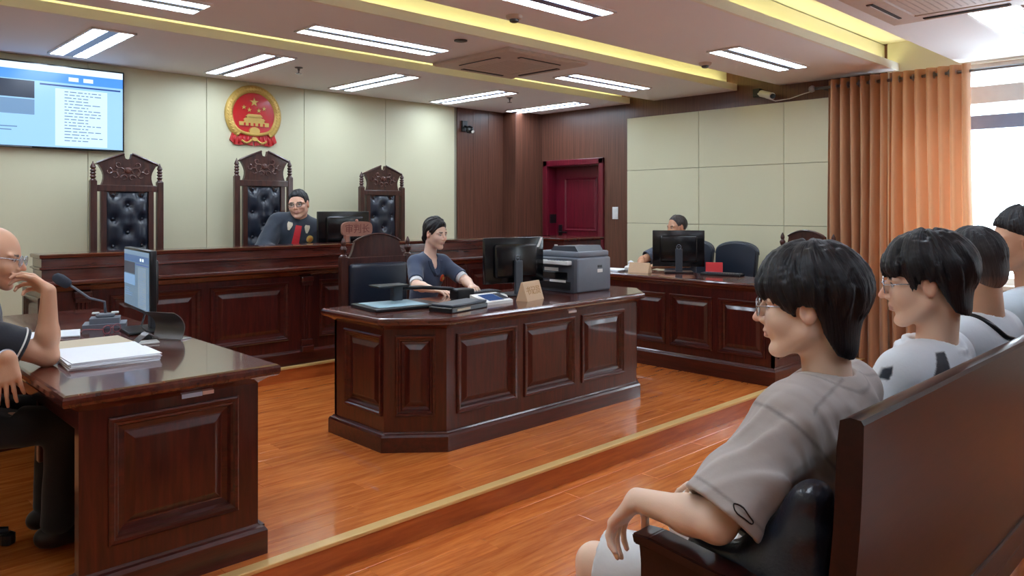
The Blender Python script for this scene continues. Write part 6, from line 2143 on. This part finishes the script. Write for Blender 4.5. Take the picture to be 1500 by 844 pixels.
# ---- court clerk
H = Head((3.64, 4.60, 1.305), (0.16, -0.985), -8, 0, 0.97, 0.98)
B = Body((3.60, 4.74, 0.675), (3.625, 4.66, 1.128), (0.12, -1.0), 0.152, 0.90, 0.92)
arms = {1: ((3.35, 4.46, 0.935), (3.335, 4.24, 0.922), (0.35, -0.9, -0.1), (0.0, 0, -1), (0.25, 0.35, 0.3)),
        -1: ((3.80, 4.44, 0.945), (3.66, 4.20, 0.927), (-0.45, -0.9, -0.1), (0.0, 0, -1), (0.25, 0.35, 0.3))}
legs = {1: ((3.50, 4.36, 0.62), (3.50, 4.36, S + 0.09), (0, -1, 0)), -1: ((3.70, 4.36, 0.62), (3.72, 4.36, S + 0.09), (0, -1, 0))}
P7 = person('woman clerk in navy short-sleeved uniform sitting behind the middle desk', H, B, arms, legs, (236, 196, 172), h=0.006, neck_r=0.048, female=True, lips=(0.6, 0.2, 0.2), floor_z=S)
def clerk_collar(F, B=B):
    for q in (-1, 1):
        pts = [B.nk - B.f * 0.066 + B.u * 0.006 + B.r * q * 0.0, B.nk + B.r * q * 0.066 + B.u * 0.000 - B.f * 0.02, B.nk + B.r * q * 0.058 + B.f * 0.055 - B.u * 0.03, B.nk + B.r * q * 0.012 + B.f * 0.098 - B.u * 0.12]
        for a, c_ in zip(pts[:-1], pts[1:]): F.rc(a + B.f * 0.004, c_ + B.f * 0.006, 0.016, 0.015, 0.004)
    F.rc(B.nk + B.f * 0.06 - B.u * 0.03, B.nk + B.f * 0.115 - B.u * 0.09, 0.030, 0.010, 0.006, cut=True)
sh7 = top_garment(P7, B, arms, 0.80, (58, 70, 94), h=0.005, off=0.008, cuff=0.010, wr=0.004, seed=41, extra=clerk_collar, collar=0, neck=0.050, waist=0.92)
trousers(P7, B, legs, (30, 34, 46)); shoes(P7, legs)
def tail(F, H):
    F.rc(H(0, -0.100, -0.020), H(0, -0.112, -0.055), 0.024, 0.022, 0.02)
    F.rc(H(0, -0.112, -0.055), H(0, -0.095, -0.115), 0.022, 0.012, 0.015)
hair_object(P7, H, (-0.13, -0.085, -0.05, -0.022, 0.006, 0.020, 0.034, 0.05, 0.07, 0.09), (-0.13, -0.085, -0.055, -0.006, 0.000, -0.030, -0.010, 0.028, 0.062, 0.082), 0.010, (24, 21, 23), locks=130, h=0.0045, seed=43, lock_r=0.006, tip=-0.004, grow=(0.6, 1.0, 1.5), extra=tail, swirl=0.0, crown=(0, 0.55, 0.8), taper=0.009, twid=0.045, nape=(-0.055, -0.03, (0.062, 0.055, 0.06)))
tree = surface(sh7, P7)
o, Mx = chest_disc(tree, B, 'breast_badge', -0.066, -0.150, 0.027, plain('badge_red', (206, 84, 48), 0.4), P7)
b = BM(); lathe(b, [(0.014, 0.009), (0.012, 0.012), (0.004, 0.013)], seg=12, M=Mx); obj('badge_centre', b, em_gold, o)
navy_lapel = plain('navy_lapel', (50, 62, 86), 0.8)
for q in (1, -1):
    rows_ = [(q * (0.052 - 0.040 * t_), q * (0.078 - 0.018 * t_ - 0.034 * t_ * t_), -0.022 - 0.105 * t_) for t_ in (0, 0.2, 0.4, 0.6, 0.8, 1.0)]
    strip_on(tree, B, 'lapel', rows_ if q > 0 else [(b_, a_, z_) for a_, b_, z_ in rows_], 0.004, navy_lapel, P7)
for q in (1, -1):
    el, sh = np.array(arms[q][0]), B.sh[q]
    e = sh + (el - sh) * 0.80
    dv = unit(el - sh)
    F = Field(*bounds([e - 0.09, e + dv * 0.06 + 0.06], 0.02), 0.005)
    F.rc(e - dv * 0.03, e + dv * 0.045, 0.048, 0.047, 0.004)
    F.plane_cut(e + dv * 0.032, dv, 0.1); F.plane_cut(e - dv * 0.012, -dv, 0.1)
    v, qd = F.mesh()
    np_obj('white_cuff', v, qd, cloth_mat, P7, np.tile(np.array(lin((226, 228, 230))), (len(v), 1)))

# ---- man behind the right-hand desk
H = Head((6.55, 4.36, 1.305), (-0.93, 0.36), -4, 0, 1.02, 1.02)
B = Body((6.70, 4.40, 0.685), (6.62, 4.37, 1.125), (-1.0, 0.1), 0.19, 1.0, 1.08)
arms = {1: ((6.38, 4.66, 0.965), (6.13, 4.50, 0.94), (-0.8, -0.6, 0), (0, 0, -1), (0.3, 0.4, 0.3)),
        -1: ((6.36, 4.10, 0.965), (6.12, 4.26, 0.94), (-0.8, 0.6, 0), (0, 0, -1), (0.3, 0.4, 0.3))}
legs = {1: ((6.30, 4.48, 0.60), (6.32, 4.48, S + 0.09), (-1, 0, 0)), -1: ((6.30, 4.26, 0.60), (6.32, 4.24, S + 0.09), (-1, 0, 0))}
P8 = person('older man with short hair half hidden behind the monitor on the right desk', H, B, arms, legs, (206, 154, 122), h=0.007, neck_r=0.060, floor_z=S)
top_garment(P8, B, arms, 0.8, (70, 76, 90), h=0.008, off=0.014, cuff=0.018, wr=0.004, seed=51)
trousers(P8, B, legs, (40, 42, 48)); shoes(P8, legs)
hair_object(P8, H, (-0.13, -0.085, -0.04, -0.012, 0.008, 0.022, 0.036, 0.055, 0.075), (-0.08, -0.07, -0.03, 0.02, 0.012, -0.008, 0.03, 0.075, 0.095), 0.006, (64, 58, 56), locks=100, h=0.005, seed=53, lock_r=0.004, tip=0.002, grow=(0.6, 0.8, 1.2), taper=0.006)
